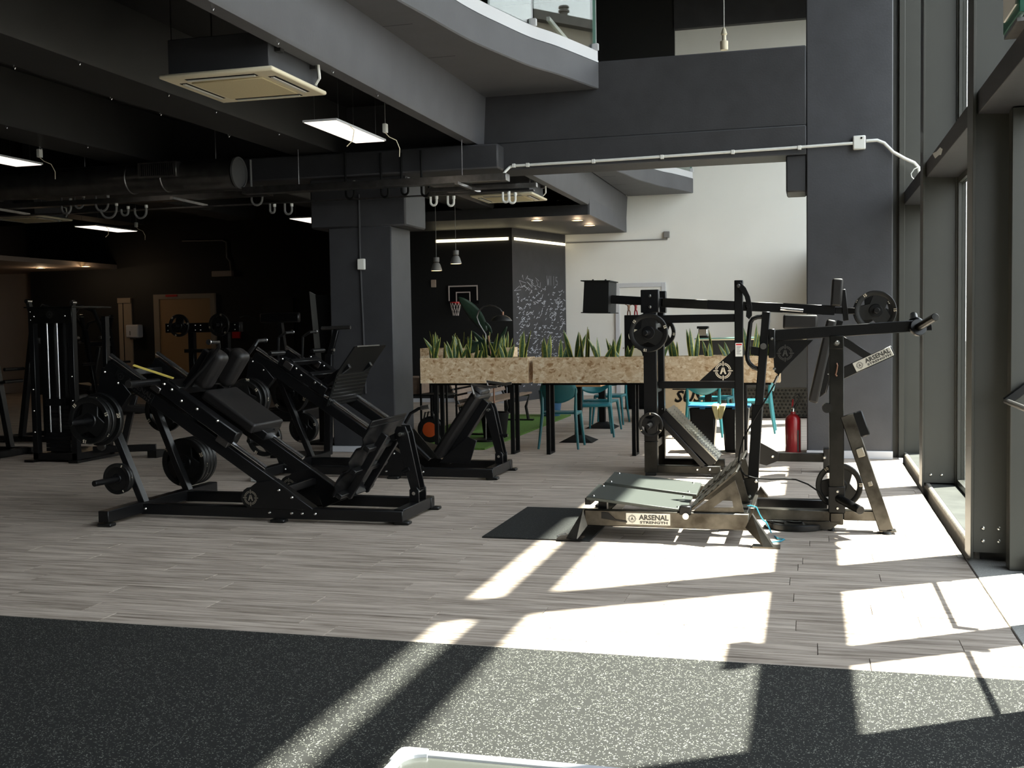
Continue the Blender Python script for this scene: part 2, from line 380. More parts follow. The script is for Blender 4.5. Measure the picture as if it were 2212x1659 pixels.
for k in range(5):
    for z in (2.0, 5.2, 8.2, 11.0):
        wy = 23+k*3.2
        f = rbox(21.95, 22.02, wy, wy+1.2, z, z+1.5).build('window', 'alu_white', hb); rbox(21.93, 21.96, wy+.08, wy+1.12, z+.08, z+1.42).build('pane', 'screen_pane', f)

# ---------------------------------------------------------------- glass front (steel columns, transoms, panes)
GX = 1.27
cols = [-1.35, 1.5, 4.35, 7.22, 10.25, 12.92, 17.2, 20.5]
def hcolumn(y):
    c = struct(rbox(1.0, GX-.02, y+.095, y+.115, 0.02, 8.3).build('column_steel', 'steel_paint'), 'dark steel H section column of the glass front')
    for nm, x0, x1, mm in (('flange', .955, .972, 'steel_paint'), ('flange', GX-.045, GX-.028, 'steel_paint')):
        rbox(x0, x1, y-.02, y+.23, .02, 8.3).build(nm, mm, c, bevel=.002)
    rbox(.972, GX-.045, y, y+.014, .06, 8.3).build('cover_plate', 'steel_paint', c)
    for zz in ((.13, .21) if y < 9 else (.13,)):
        for xx in (1.03, 1.12): B().lathe([(.0,-.010),(.009,-.008),(.014,0)], (xx, y, zz), 'y', 10).build('bolt', 'bolt', c)
    return c
for y in cols: hcolumn(y)
struct(rbox(.93, .99, 12.55, 12.63, 0, 8.3).build('trim_3', 'steel_paint', bevel=.004), 'grey steel closing post beside the concrete column')
# deep horizontal beam across the front and a thinner one above
tb = struct(B().prism([(.985, 2.735), (1.31, 2.72), (1.31, 2.755), (1.02, 2.775), (1.02, 2.87), (.985, 2.872)], 'y', -4, 12.6).build('trim_4', 'paint_dark', bevel=.003), 'dark steel transom with a chipped lower flange')
rbox(1.02, 1.31, -4, 12.6, 2.83, 2.87).build('top_flange', 'steel_paint', tb)
B().prism([(9.05,2.80),(9.2,2.835),(9.45,2.84),(9.75,2.868),(9.55,2.80),(9.3,2.79),(9.15,2.77)], 'x', .9825, .9855).build('bare_patch', 'plastic_white', tb)
struct(rbox(1.06, 1.29, -4, 12.9, 6.45, 6.50).build('trim_5', 'paint_dark'), 'upper dark transom of the glass front')
struct(rbox(1.05, 1.30, 13.3, 22.9, 2.73, 2.87).build('trim_6', 'paint_dark'), 'transom of the rear glass front')
wn = 0
struct(rbox(1.05, 1.30, -4, -1.1, .004, 7.5).build('wall_right_near', 'paint_dark'))  # unseen stretch behind the camera, made solid to cut light on front faces
spans = [(-1.1,1.5),(1.75,4.35),(4.6,7.22),(7.47,10.25),(10.5,12.92),(13.3,17.2),(17.45,20.5),(20.75,22.95)]
for y0, y1 in spans:
    for z0, z1 in (((.05, 2.72), (2.87, 6.45), (6.50, 7.42)) if y0 < 13 else ((.05, 2.72), (2.87, 7.42))):
        if y0 > 18 and z0 < 1:
            struct(rbox(GX-.1, GX+.03, y0, y1, z0, z1+.1).build('wall_right_rear', 'paint_dark')); continue
        wn += 1
        wo = struct(rbox(GX-.006, GX+.006, y0+.06, y1-.06, z0+.05, z1-.05).build('window_%d' % wn, 'glass'))
        for a in ((y0, y0+.06, z0, z1), (y1-.06, y1, z0, z1), (y0+.06, y1-.06, z0, z0+.05), (y0+.06, y1-.06, z1-.05, z1)):
            rbox(GX-.03, GX+.03, *a).build('window_frame', 'steel_paint', wo)
# door leaf post and push bar in the near bay
dj = struct(rbox(1.14, 1.30, 5.62, 5.84, .005, 2.72).build('trim_7', 'steel_paint', bevel=.003), 'dark steel jamb between the two exit door leaves')
dj2 = struct(rbox(1.14, 1.30, 6.98, 7.10, .005, 2.72).build('trim_8', 'steel_paint', bevel=.003), 'dark steel jamb of the exit door beside the column')
for yy0, yy1 in ((5.92, 6.95), (4.65, 5.56)):
    pb = thing('panic_bar', 'grey panic push bar on the %s exit door leaf' % ('far' if yy0 > 5.8 else 'near'), 'push bar', (1.13, (yy0+yy1)/2, 1.0), group=None)
    B().cyl((1.11, yy0, 1.015), (1.11, yy1, 1.015), .016, 12).build('bar', 'galv', pb)
    for ye in (yy0, yy1): B().bar((1.11, ye, 1.01), (1.235, ye, 1.11), .045, .05).build('lever_arm', 'black_metal', pb, bevel=.005)

# ---------------------------------------------------------------- roof, outer walls
struct(rbox(-20.2, 1.35, -4.2, 24.0, 8.30, 8.5).build('ceiling_roof', 'paint_black'))
struct(rbox(1.0, 1.32, -4, 23, 7.42, 8.3).build('wall_right', 'paint_dark'))
struct(rbox(-20.2, -20, -4.2, 24.0, -.1, 8.4).build('wall_left', 'paint_black'))
struct(rbox(-20, 1.35, -4.2, -4, -.1, 8.4).build('wall_front', 'paint_dark'))
struct(rbox(-18.45, -5.2, 23.0, 23.8, 0, 4.5).build('wall_back', 'paint_black'))
struct(rbox(-20, -18.45, 23.6, 23.9, 0, 4.5).build('wall_back_beige', 'wall_beige'))
struct(rbox(-5.2, 1.3, 23.0, 23.4, 0, 4.45).build('wall_back_white', 'wall_white'))
struct(rbox(-2.66, 1.3, 23.0, 23.4, 4.45, 7.5).build('wall_back_white_upper', 'wall_white'))
struct(rbox(-2.66, 1.3, 22.85, 23.2, 7.5, 8.3).build('wall_back_band', 'paint_dark'))
struct(rbox(-20, -2.66, 22.9, 24.0, 4.4, 8.3).build('wall_back_black_upper', 'paint_black'))
# lounge walls: a black one and the chalkboard one turned a little towards the windows
struct(rbox(.20, 1.16, 20.9, 23.0, .002, 2.95).build('wall_shade_block', 'paint_dark'), 'unseen dark block added to shade the rear right of the white wall')  # hidden block, added to darken the white wall's lower right
bw = struct(rbox(-8.2, -5.62, 20.85, 21.05, 0, 3.6).build('wall_lounge_black', 'paint_black'))
struct(rbox(-8.2, -5.62, 20.825, 20.85, .0, .075).build('baseboard_lounge', 'skirting'))
struct(rbox(-8.25, -8.0, 18.5, 23, 0, 3.6).build('wall_lounge_side', 'paint_black'))
ca, cb = V(-5.62, 20.85, 0), V(-5.02, 22.98, 0)
cw = struct(B().hull8([ca, cb, cb+V(-.2,.05,0), ca+V(-.2,.05,0)], [p+V(0,0,3.6) for p in (ca, cb, cb+V(-.2,.05,0), ca+V(-.2,.05,0))]).build('wall_chalkboard', 'paint_dark'), 'dark chalkboard wall covered in scribbled chalk signatures')
cdv = (cb-ca).normalized(); cnv = V(cdv.y, -cdv.x, 0)
ck = B()
def stroke(pts, wd=.010):
    for p, q in zip(pts, pts[1:]):
        d = (q[0]-p[0], q[1]-p[1]); L = math.hypot(*d) or 1; nx, nz = -d[1]/L*wd/2, d[0]/L*wd/2
        quad = [(p[0]+nx, p[1]+nz), (q[0]+nx, q[1]+nz), (q[0]-nx, q[1]-nz), (p[0]-nx, p[1]-nz)]
        ck.face([ca+cdv*u+V(0,0,z)+cnv*.004 for u, z in quad])
Lw = (cb-ca).length
for k in range(420):
    u = random.uniform(.1, Lw-.1); z = 2.28 - 2.0*random.random()**.8; s_ = random.uniform(.022,.065); a = random.uniform(-.2,.7)
    pts = []; 
    for j in range(random.randint(4, 8)):
        t_ = j/6*s_*2.2; w_ = random.uniform(-.5,.5)*s_*.7
        uu, zz = u+t_*math.cos(a)-w_*math.sin(a), z+t_*math.sin(a)+w_*math.cos(a)
        pts.append((min(max(uu,.03), Lw-.03), zz))
    stroke(pts, random.uniform(.008,.014))
def word(txt, u, z, sz):
    for i, c in enumerate(txt):
        G = {'J': [(.8,1),(.8,.2),(.5,0),(.2,.2)], 'U': [(.1,1),(.1,.1),(.8,.1),(.8,1)], 'S': [(.8,.9),(.2,.9),(.2,.5),(.8,.5),(.8,.1),(.1,.1)], 'T': [(.1,1),(.9,1),(.5,1),(.5,0)],
             'W': [(.0,1),(.25,0),(.5,.7),(.75,0),(1,1)], 'A': [(.1,0),(.5,1),(.9,0),(.7,.4),(.3,.4)], 'L': [(.2,1),(.2,0),(.8,0)], 'I': [(.45,1),(.45,0)]}[c]
        stroke([(u+(i+x*.8)*sz*.62, z+y*sz) for x, y in G], .006)
word('WIIS', 1.38, 2.33, .20)
for k in range(16):
    u0, z0 = random.uniform(.25,.95), random.uniform(2.2,2.48); stroke([(u0, z0), (u0+random.uniform(-.25,.25), z0+random.uniform(-.12,.14)), (u0+random.uniform(-.2,.2), z0+random.uniform(-.1,.1))], .006)
tag(ck.build('chalk_writing', 'chalk', cw), kind='stuff')

# ---------------------------------------------------------------- concrete: column, pillar, beams, ribs, balconies
struct(rbox(-.03, .86, 12.42, 13.25, 0, 8.3).build('column_concrete', 'paint_grey', bevel=.012), 'broad grey painted concrete column beside the glass front')
struct(rbox(-.035, .862, 12.395, 12.42, .002, .088).build('baseboard_column', 'skirting', bevel=.003))
struct(rbox(.855, 1.29, 12.62, 12.90, 0, 8.3).build('wall_reveal', 'steel_paint'))
struct(rbox(-.245, -.03, 12.44, 13.0, 2.91, 3.31).build('column_corbel', 'paint_dark', bevel=.015), 'small dark concrete corbel under the end of the cross beam')
pil = struct(rbox(-5.62, -4.81, 12.32, 12.97, 0, 2.72).build('column_pillar', 'paint_pillar', bevel=.012), 'dark concrete pillar between the leg press and the planters')
rbox(-5.85, -4.62, 12.318, 13.03, 2.715, 3.35).build('capital', 'paint_pillar', pil, bevel=.02)
struct(rbox(-5.63, -4.9, 12.295, 12.32, .002, .075).build('baseboard_pillar', 'skirting', bevel=.003))
bm_ = struct(rbox(-10, -.031, 12.40, 12.92, 3.62, 4.47).build('beam_cross', 'paint_dark', bevel=.012), 'dark concrete cross beam spanning to the broad column')
rbox(-10, -.031, 12.385, 12.92, 3.305, 3.617).build('lower_band', 'paint_dark', bm_, bevel=.01)
struct(rbox(-12, -3.415, 12.12, 12.385, 3.30, 3.58).build('beam_ledge', 'paint_dark', bevel=.018), 'dark concrete ledge in front of the cross beam')
# ribs along the hall
def rib(x0, x1, ya, yb, m, nm='beam_rib', z0=3.595):
    r = struct(B().prism([(x0+.02, z0), (x1-.02, z0), (x1, z0+.03), (x1+.03, 4.16), (x0-.03, 4.16), (x0, z0+.03)], 'y', ya, yb).build(nm, m))
    return r
r0 = rib(-3.83, -3.66, -4, 12.40, 'paint_rib'); r0['label'] = 'grey concrete edge rib running towards the cross beam'
def hooks(r, x, ys):
    for yy in ys: B().tube([(x, yy, 3.60), (x, yy, 3.578), (x+.012, yy, 3.566), (x+.02, yy, 3.578), (x+.012, yy, 3.588)], .0045, 5).build('hook', 'chrome', r)
hooks(r0, -3.72, (6.45, 7.35, 8.3, 9.25))
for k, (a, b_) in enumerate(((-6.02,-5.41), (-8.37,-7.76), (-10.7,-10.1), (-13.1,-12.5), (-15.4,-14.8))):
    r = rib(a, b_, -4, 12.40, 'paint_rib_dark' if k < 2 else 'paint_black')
    if k < 2:
        hooks(r, a+.03, (7.37, 8.6, 9.37, 10.65)); hooks(r, b_-.03, (7.42, 8.64, 9.44, 10.72))
rb = rib(-3.86, -3.70, 12.92, 22.95, 'paint_rib'); rb['label'] = 'grey concrete edge rib of the rear bay'
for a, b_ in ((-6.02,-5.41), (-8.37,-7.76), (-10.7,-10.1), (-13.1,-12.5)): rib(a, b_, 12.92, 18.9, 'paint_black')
struct(rbox(-20, -3.66, -4, 12.40, 4.157, 4.46).build('ceiling', 'paint_black'))
struct(rbox(-20, -3.70, 12.92, 22.95, 4.157, 4.46).build('ceiling_rear', 'paint_black'))
struct(rbox(-20, -16, 18, 23.6, 3.02, 3.12).build('ceiling_drop_left', 'wall_beige'))
# dropped soffit over the chalkboard
sf = struct(rbox(-8.2, -3.73, 18.95, 22.95, 3.42, 3.60).build('ceiling_soffit', 'paint_dark'), 'dropped dark soffit with round downlights')
struct(B().prism([(18.95, 3.42), (22.95, 3.42), (22.95, 4.15), (18.95, 4.15)], 'x', -3.735, -3.695).build('ceiling_soffit_end', 'paint_rib'))
def balcony(dy, y1, names):
    pts = [(-3.30,4.0),(-3.30,7.0),(-3.25,8.2),(-3.155,9.0),(-3.04,9.9),(-2.88,10.6),(-2.745,11.1),(-2.56,11.55),(-2.29,12.39)]
    P = []
    for i in range(len(pts)-1):                       # smooth the edge line
        p0, p1, p2, p3 = pts[max(i-1,0)], pts[i], pts[i+1], pts[min(i+2,len(pts)-1)]
        for k in range(5):
            u = k/5
            P.append(tuple(.5*((2*p1[j])+(-p0[j]+p2[j])*u+(2*p0[j]-5*p1[j]+4*p2[j]-p3[j])*u*u+(-p0[j]+3*p1[j]-3*p2[j]+p3[j])*u**3) for j in (0,1)))
    P.append(pts[-1]); P = [(x, yy+dy) for x, yy in P]
    x_in = -3.66
    poly = P + [(x_in, P[-1][1]), (x_in, P[0][1])]
    sl_ = struct(B().prism(poly, 'z', 4.157, 4.456).build(names[0], 'paint_rib', bevel=.012), names[2])
    def strip(off_in, off_out, z0, z1, sel=P):
        m = B(); ring = []
        for i, (x, yy) in enumerate(sel):
            a = sel[max(i-1,0)]; b2 = sel[min(i+1,len(sel)-1)]; dx, dy_ = b2[0]-a[0], b2[1]-a[1]; L = math.hypot(dx, dy_); nx, ny = dy_/L, -dx/L
            ring.append([(x+nx*off_in, yy+ny*off_in, z0), (x+nx*off_out, yy+ny*off_out, z0), (x+nx*off_out, yy+ny*off_out, z1), (x+nx*off_in, yy+ny*off_in, z1)])
        return m.loft(ring)
    rail = thing('glass_balustrade', names[1], 'balustrade', (P[-1][0], P[-1][1], 4.456))
    strip(-.09, -.005, 4.456, 4.475).build('bottom_rail', 'alu_white', rail)
    strip(-.075, -.012, 4.478, 4.585).build('rail_cover', 'alu_white', rail)
    n = len(P); cut = [0, n-29, n-19, n-9, n]
    for a, b2 in zip(cut, cut[1:]):
        sel = P[max(a-1,0):b2]
        p0, p1 = sel[0], sel[-1]; dx, dy_ = p1[0]-p0[0], p1[1]-p0[1]; L = math.hypot(dx, dy_); ux, uy = dx/L, dy_/L; nx, ny = uy, -ux
        q0 = (p0[0]-nx*.055+ux*.012, p0[1]-ny*.055+uy*.012); q1 = (p1[0]-nx*.055-ux*.012, p1[1]-ny*.055-uy*.012)
        B().hull8([(q0[0],q0[1],4.60),(q1[0],q1[1],4.60),(q1[0]+nx*.016,q1[1]+ny*.016,4.60),(q0[0]+nx*.016,q0[1]+ny*.016,4.60)], [(q0[0],q0[1],5.55),(q1[0],q1[1],5.55),(q1[0]+nx*.016,q1[1]+ny*.016,5.55),(q0[0]+nx*.016,q0[1]+ny*.016,5.55)]).build('pane', 'glass_rail', rail)
        e = sel[-1]; rbox(e[0]-.075, e[0]+.005, e[1]-.05, e[1]-.002, 4.585, 4.66).build('clamp', 'alu_white', rail, bevel=.006)
    e = P[-1]
    rbox(e[0]-.065, e[0]-.03, e[1]-.02, e[1]+.0, 4.60, 5.55).build('pane_edge', 'glass_edge', rail)
    B().cyl((e[0]-.04, e[1]+.03, 4.5), (e[0]-.04, e[1]+.03, 5.5), .012, 10).build('end_post', 'galv_dark', rail)
    strip(-.07, -.025, 5.55, 5.60).build('handrail', 'alu_white', rail)
    for k in range(6):
        yy = P[0][1]+1.2*k+.4
        rbox(x_in, -3.35, yy, yy+.006, 4.1555, 4.158).build('panel_joint', 'paint_black', sl_)
balcony(0, 12.39, ('ceiling_balcony', 'frameless glass balustrade on the near curved balcony edge mirroring the sky', 'underside and fascia of the near curved grey balcony'))
balcony(10.45, 22.9, ('ceiling_balcony_rear', 'glass balustrade on the rear balcony edge seen below the cross beam', 'rear curved grey balcony below the cross beam'))
# ================================================================ weight plates
def plate_proto(name, R, th, num, holes=True):
    t_ = thing(name, 'x', 'weight plate')
    B().lathe([(R*.76,-th*.38),(R*.76,th*.38),(R*.82,th*.5),(R*.97,th*.5),(R,th*.36),(R,-th*.36),(R*.97,-th*.5),(R*.82,-th*.5)], ax='y', n=40, close=True).build('rim', 'rubber', t_, local=True)
    if holes:
        tri = []
        for k in range(3):
            a0 = PI/2+k*2*PI/3
            for d in (-.48,-.24,0,.24,.48): tri.append((math.cos(a0+d)*R*.80, math.sin(a0+d)*R*.80))
            tri.append((math.cos(a0+PI/3)*R*.46, math.sin(a0+PI/3)*R*.46))
        B().prism(tri, 'y', -th*.33, th*.33).build('web', 'rubber', t_, local=True, bevel=.004)
    else:
        B().lathe([(.02,-th*.3),(R*.81,-th*.3),(R*.81,th*.3),(.02,th*.3)], ax='y', n=32, close=True).build('web', 'rubber', t_, local=True)
    B().lathe([(.026,-th*.52),(R*.30,-th*.52),(R*.34,-th*.3),(R*.34,th*.3),(R*.30,th*.52),(.026,th*.52)], ax='y', n=24, close=True).build('hub', 'black_metal', t_, local=True)
    for k in (0.06, .40, .73):
        a = 2*PI*k; B().text(num, (math.cos(a)*R*.90, -th*.505, math.sin(a)*R*.90), (math.sin(a),0,-math.cos(a)), (math.cos(a),0,math.sin(a)), R*.19, .0006, off=.001).build('number', 'cream_ink', t_, local=True)
    return t_
PROTO = {'l': plate_proto('weight_plate', .215, .045, '20'), 'm': plate_proto('weight_plate', .19, .042, '15'), 's': plate_proto('weight_plate', .165, .038, '10'), 't': plate_proto('weight_plate', .125, .030, '5', False), 'n': plate_proto('weight_plate', .120, .030, '5')}
used_p = set()
def plate(kind, p, label, rot=0.0, tilt=None):
    o = PROTO[kind]
    if kind in used_p: o = copy_tree(o)
    used_p.add(kind)
    o.location = p; o['label'] = label
    o.rotation_euler = (0, rot, 0) if tilt is None else tilt
    return o
def horn(name, p, q, parent, r=.024, m='black_metal'):
    B().cyl(p, q, r, 16).build(name, m, parent, bevel=.003)
def bolts(parent, pts, r=.013, d=(0,-1,0), m='bolt'):
    for p in pts:
        p = Vector(p); dv = Vector(d)
        B().cyl(p, p+dv*r*.8, r, 10, r*.55).build('bolt', m, parent)
def emblem(parent, c, ux, uy, R, m='cream_ink', ext=.001):
    c = Vector(c); ux = Vector(ux).normalized(); uy = Vector(uy).normalized(); un = ux.cross(uy)
    g = B()
    def ring(r0, r1, a0, a1, n=10):
        for i in range(n):
            a, b2 = a0+(a1-a0)*i/n, a0+(a1-a0)*(i+1)/n
            g.face([c+un*ext+ux*math.cos(x)*r+uy*math.sin(x)*r for x, r in ((a,r0),(a,r1),(b2,r1),(b2,r0))])
    for k in range(4):
        ring(R*.62, R*.70, k*PI/2+.16, (k+1)*PI/2-.16); ring(R*.77, R*.84, k*PI/2+.16, (k+1)*PI/2-.16)
        d = ux*math.cos(k*PI/2)+uy*math.sin(k*PI/2); e = ux*-math.sin(k*PI/2)+uy*math.cos(k*PI/2)
        g.face([c+un*ext+d*r+e*s_*R*.05 for r, s_ in ((R*.48,-1),(R,-1),(R,1),(R*.48,1))])
    for sgn in (-1, 1):
        g.face([c+un*ext+ux*x*R*sgn+uy*y_*R for x, y_ in ((.03,.36),(.11,.36),(.33,-.34),(.17,-.34),(.03,.0))])
    g.face([c+un*ext+ux*x*R+uy*y_*R for x, y_ in ((-.14,-.10),(.14,-.10),(.12,-.02),(-.12,-.02))])
    return g.build('emblem', m, parent)
def badge(parent, c, ux, uy, W, Hh, ink='badge_ink', base='badge', th=.003):
    c = Vector(c); ux = Vector(ux).normalized(); uy = Vector(uy).normalized(); un = ux.cross(uy)
    a = [c+ux*x*W/2+uy*y_*Hh/2 for x, y_ in ((-1,-1),(1,-1),(1,1),(-1,1))]
    p = B().hull8(a, [q+un*th for q in a]).build('badge', base, parent, bevel=.002)
    B().text('ARSENAL', c+ux*W*.13+uy*Hh*.13+un*(th+.0008), ux, uy, Hh*.62, .0004, xs=W/Hh*.255, off=Hh*.022).build('lettering', ink, p)
    B().text('STRENGTH', c+ux*W*.13-uy*Hh*.30+un*(th+.0008), ux, uy, Hh*.30, .0004, xs=W/Hh*.42, off=Hh*.012).build('lettering', ink, p)
    emblem(p, c-ux*W*.36+un*(th), ux, uy, Hh*.40, ink)
    return p

# ================================================================ inclined sled machines (hack squat in front, leg press behind)
def sled_frame(T, dy, front=True):
    ya, yb, yc = 7.78+dy, 8.44+dy, 8.11+dy
    A = lambda x, y, z: (x, y, z)
    for yy in (ya, yb):
        rbox(-5.24, -2.98, yy-.04, yy+.04, .025, .11).build('base_rail', 'black_metal', T, bevel=.004)
        B().bar((-5.53, yy, 1.235), (-3.84, yy, .135), .06, .10).build('incline_rail', 'black_metal', T, bevel=.004)
        B().cyl((-5.50, yy, 1.315), (-4.13, yy, .415), .019, 16).build('guide_rod', 'chrome', T)
        B().bar((-5.235, yy, .11), (-5.60, yy, .985), .055, .075, up=(0,1,0)).build('support_leg', 'black_metal', T, bevel=.004)
        B().prism([(-5.63,.96),(-5.57,1.22),(-5.42,1.14),(-5.30,1.00),(-5.46,.82)], 'y', yy-.035, yy+.035).build('gusset', 'black_metal', T, bevel=.003)
        pts = [(-4.245+.085*math.cos(a), .185+.085*math.sin(a)) for a in [PI*.5+PI*k/8 for k in range(9)]]
        g = B().prism(pts+[(-3.72,.10),(-3.72,.115),(-4.05,.33),(-4.19,.31)], 'y', yy-.05, yy+.05).build('gusset', 'black_metal', T, bevel=.003)
        emblem(g, (-4.245, yy-.052, .185), (1,0,0), (0,0,1), .066, 'emblem_dim')
    rbox(-5.31, -5.22, ya-.50, yb+.46, .035, .125).build('cross_beam', 'black_metal', T, bevel=.004)
    rbox(-3.065, -2.985, ya+.0, yb+.05, .028, .118).build('cross_beam', 'black_metal', T, bevel=.004)
    B().bar((-5.46, ya, 1.17), (-5.46, yb, 1.17), .05, .05).build('cross_tube', 'black_metal', T, bevel=.003)
    B().bar((-4.02, ya, .23), (-4.02, yb, .23), .05, .06).build('cross_tube', 'black_metal', T, bevel=.003)
    for (x, yy) in ((-5.265, ya-.46), (-5.265, yb+.42), (-4.0, ya-.06), (-4.0, yb+.06), (-3.0, ya+.02), (-3.0, yb+.06)):
        B().box(x-.06, x+.06, yy-.04, yy+.04, .001, .027).build('foot', 'rubber', T, bevel=.006)
    # strut that holds the lower pad or foot plate
    for s_ in (-.055, .055):
        B().prism([(-3.19,.68),(-3.17,.72),(-3.10,.72),(-3.075,.66),(-2.985,.22),(-3.06,.20)], 'y', yc+.10+s_-.007, yc+.10+s_+.007).build('strut', 'black_metal', T, bevel=.003)
        B().prism([(-3.065,.115),(-2.985,.115),(-2.985,.215),(-3.005,.24),(-3.045,.24),(-3.065,.215)], 'y', yc+.10+s_*1.5-.008, yc+.10+s_*1.5+.008).build('strut_bracket', 'black_metal', T, bevel=.003)
    B().cyl((-3.125, yc-.02, .66), (-3.125, yc+.22, .66), .016, 12).build('pivot_pin', 'bolt', T)
    B().cyl((-3.025, yc-.0, .19), (-3.025, yc+.20, .19), .014, 12).build('pivot_pin', 'bolt', T)
    rows = [(-4.0+.12*k+(.25 if k > 2 else 0)*0, ya-.04, .068) for k in (0.0, 1.0, 1.5, 2.2)]
    bolts(T, [(-4.09,ya-.04,.07),(-3.90,ya-.04,.07),(-3.81,ya-.04,.07),(-3.70,ya-.04,.07),(-4.00,ya-.05,.25),(-3.89,ya-.05,.195),(-5.54,ya-.035,1.18),(-5.42,ya-.035,1.09),(-5.2,ya-.04,.07)])
    return ya, yb, yc

hs = thing('hack_squat_machine', 'black plate loaded hack squat machine with shoulder pads on an inclined chrome sled', 'gym machine', (-4.1, 8.1, 0))
ya, yb, yc = sled_frame(hs, 0)
# sled
sd = V(1.69, 0, -1.10).normalized(); sn = V(-sd.z, 0, sd.x); sn = V(abs(sn.x), 0, abs(sn.z))
def on(u, n, y, o=(-4.76, .97)):             # point on the sled plane: u down the slope, n above it
    p = V(o[0], y, o[1]) + sd*u + sn*n; return p
for yy in (ya, yb):
    B().bar(on(-.28,-.06,yy), on(.50,-.06,yy), .10, .11, up=sn).build('carriage', 'black_metal', hs, bevel=.008)
    B().bar(on(.36,-.13,yy-.0), on(.47,-.13,yy), .085, .075, up=sn).build('bearing_block', 'galv', hs, bevel=.004)
    B().bar(on(-.34,-.10,yy), on(-.25,-.10,yy), .115, .05, up=sn).build('bearing_block', 'galv', hs, bevel=.004)
    bolts(hs, [on(u, n, yy-.05) for u, n in ((-.25,-.03),(-.17,-.03),(-.05,-.06),(.10,-.04),(.3,-.02))], .015)
B().bar(on(-.20,-.03,ya), on(-.20,-.03,yb), .12, .07, up=sn).build('carriage_bridge', 'black_metal', hs, bevel=.004)
B().bar(on(-.05,-.01,yc), on(.60,-.01,yc), .16, .07, up=sn).build('pad_support', 'black_metal', hs, bevel=.004)
def pad(p, q, wid, th, up, nm, parent, bev=.022, m='leather'):
    return B().bar(p, q, wid, th, up=up).build(nm, m, parent, bevel=bev, seg=3)
pad(on(.02,.045,yc-.005), on(.55,.045,yc-.005), .50, .085, sn, 'back_pad', hs)
for yy in (yc-.175, yc+.175):
    c0 = on(-.06, .06, yy); c1 = on(-.05, .40, yy)
    B().bar(c0, c1, .155, .15, up=sd).build('shoulder_pad', 'leather', hs, bevel=.05, seg=4)
    B().bar(on(-.17,.0,yy), on(-.15,.34,yy), .05, .07, up=sd).build('shoulder_bracket', 'black_metal', hs, bevel=.004)
for s_, yy in ((-1, ya+.04), (1, yb-.04)):
    B().tube([on(-.12,.02,yy), on(-.06,.25,yy), on(-.03,.46,yy), on(-.04,.50,yy+s_*.03), on(-.045,.50,yy+s_*.17)], .016, 10).build('handle', 'black_metal', hs)
    B().cyl(on(-.045,.50,yy+s_*.165), on(-.045,.50,yy+s_*.175), .022, 14).build('handle_cap', 'chrome', hs)
horn('sled_horn', on(-.33,-.06,ya-.40), on(-.33,-.06,ya), hs, .028); horn('sled_horn', on(-.33,-.06,yb), on(-.33,-.06,yb+.38), hs, .028)
B().lathe([(.0,0),(.03,0),(.03,.006),(0,.006)], on(-.33,-.06,ya-.406), 'y', 14).build('horn_cap', 'galv_dark', hs)
B().bar(at(289,789,yc-.08), at(374,817,yc+.02), .05, .012).build('safety_strap', 'yellow', hs)
# storage horns on the support legs
for z_, x_ in ((.33,-5.335), (.80,-5.53)):
    horn('storage_horn', (x_-.03, ya-.46, z_), (x_, ya, z_), hs); horn('storage_horn', (x_, yb, z_), (x_-.02, yb+.46, z_), hs)
lt_ = 'black %s weight plate on the %s storage horn of the front hack squat'
plate('l', (-5.555, ya-.10, .80), lt_ % ('inner large', 'upper left'), .2); plate('m', (-5.56, ya-.155, .80), lt_ % ('middle', 'upper left'), 1.1); plate('m', (-5.563, ya-.21, .80), lt_ % ('outer', 'upper left'), 2.2)
plate('n', (-5.35, ya-.14, .33), lt_ % ('inner small', 'lower left'), .3); plate('t', (-5.352, ya-.18, .33), lt_ % ('outer small', 'lower left'), 1.4)
for k, nm in enumerate(('innermost', 'second', 'third', 'outermost')): plate('l', (-5.34, yb+.12+.055*k, .345), lt_ % (nm, 'rear right lower'), .5*k)
plate('m', (-5.53, yb+.13, .80), lt_ % ('single', 'rear right upper'), .9)
# side badge along the front rail
ux_ = sd; b0 = V(-5.27, ya-.032, 1.065)
badge(hs, b0, ux_, sn, .40, .085, 'galv', 'black_matte')
# big foot plate: a folded sheet carried by ribs, seen from behind
fd = V(.34, 0, .52).normalized(); fnm = V(-fd.z, 0, fd.x)
def fp(u, n, y): return V(-3.56, y, .21) + fd*u + fnm*n
prof = [(0,0),(.05,.004),(.085,.035),(.20,.030),(.235,.0),(.27,.004),(.30,.035),(.41,.030),(.445,0),(.49,.003),(.52,.03),(.63,.03)]
for nm, ww in (('foot_plate', None),):
    m = B(); rings = []
    for j in range(13):
        v = j/12; y_ = ya-.03+v*.74; wob = .016*math.sin(v*PI*4)
        rings.append([fp(u, n+(wob if .05 < u < .6 else 0), y_) for u, n in prof] + [fp(u, n-.012+(wob if .05 < u < .6 else 0), y_) for u, n in reversed(prof)])
    m.loft(rings).build(nm, 'black_metal', hs, sharp=50)
for k, u in enumerate((.02, .245, .46)):
    B().prism([(0,0)]*0 + [], 'y', 0, 0) if False else None
    c = fp(u, -.02, yc); B().bar(fp(u,-.035,ya+.0), fp(u,-.035,yb-.0), .05, .04, up=fd).build('plate_rib', 'black_metal', hs, bevel=.004)
for yy in (yc-.17, yc+.17):
    B().bar(fp(.0,-.06,yy), fp(.60,-.06,yy), .045, .06, up=fnm).build('plate_stringer', 'black_metal', hs, bevel=.004)
B().bar(fp(.63,.03,ya-.03), fp(.63,.03,yb+.05), .10, .012, up=fnm).build('top_lip', 'black_metal', hs, bevel=.003)
B().bar((-3.78,yc,.12), fp(.06,-.05,yc), .20, .10).build('plate_hinge', 'black_metal', hs, bevel=.005)
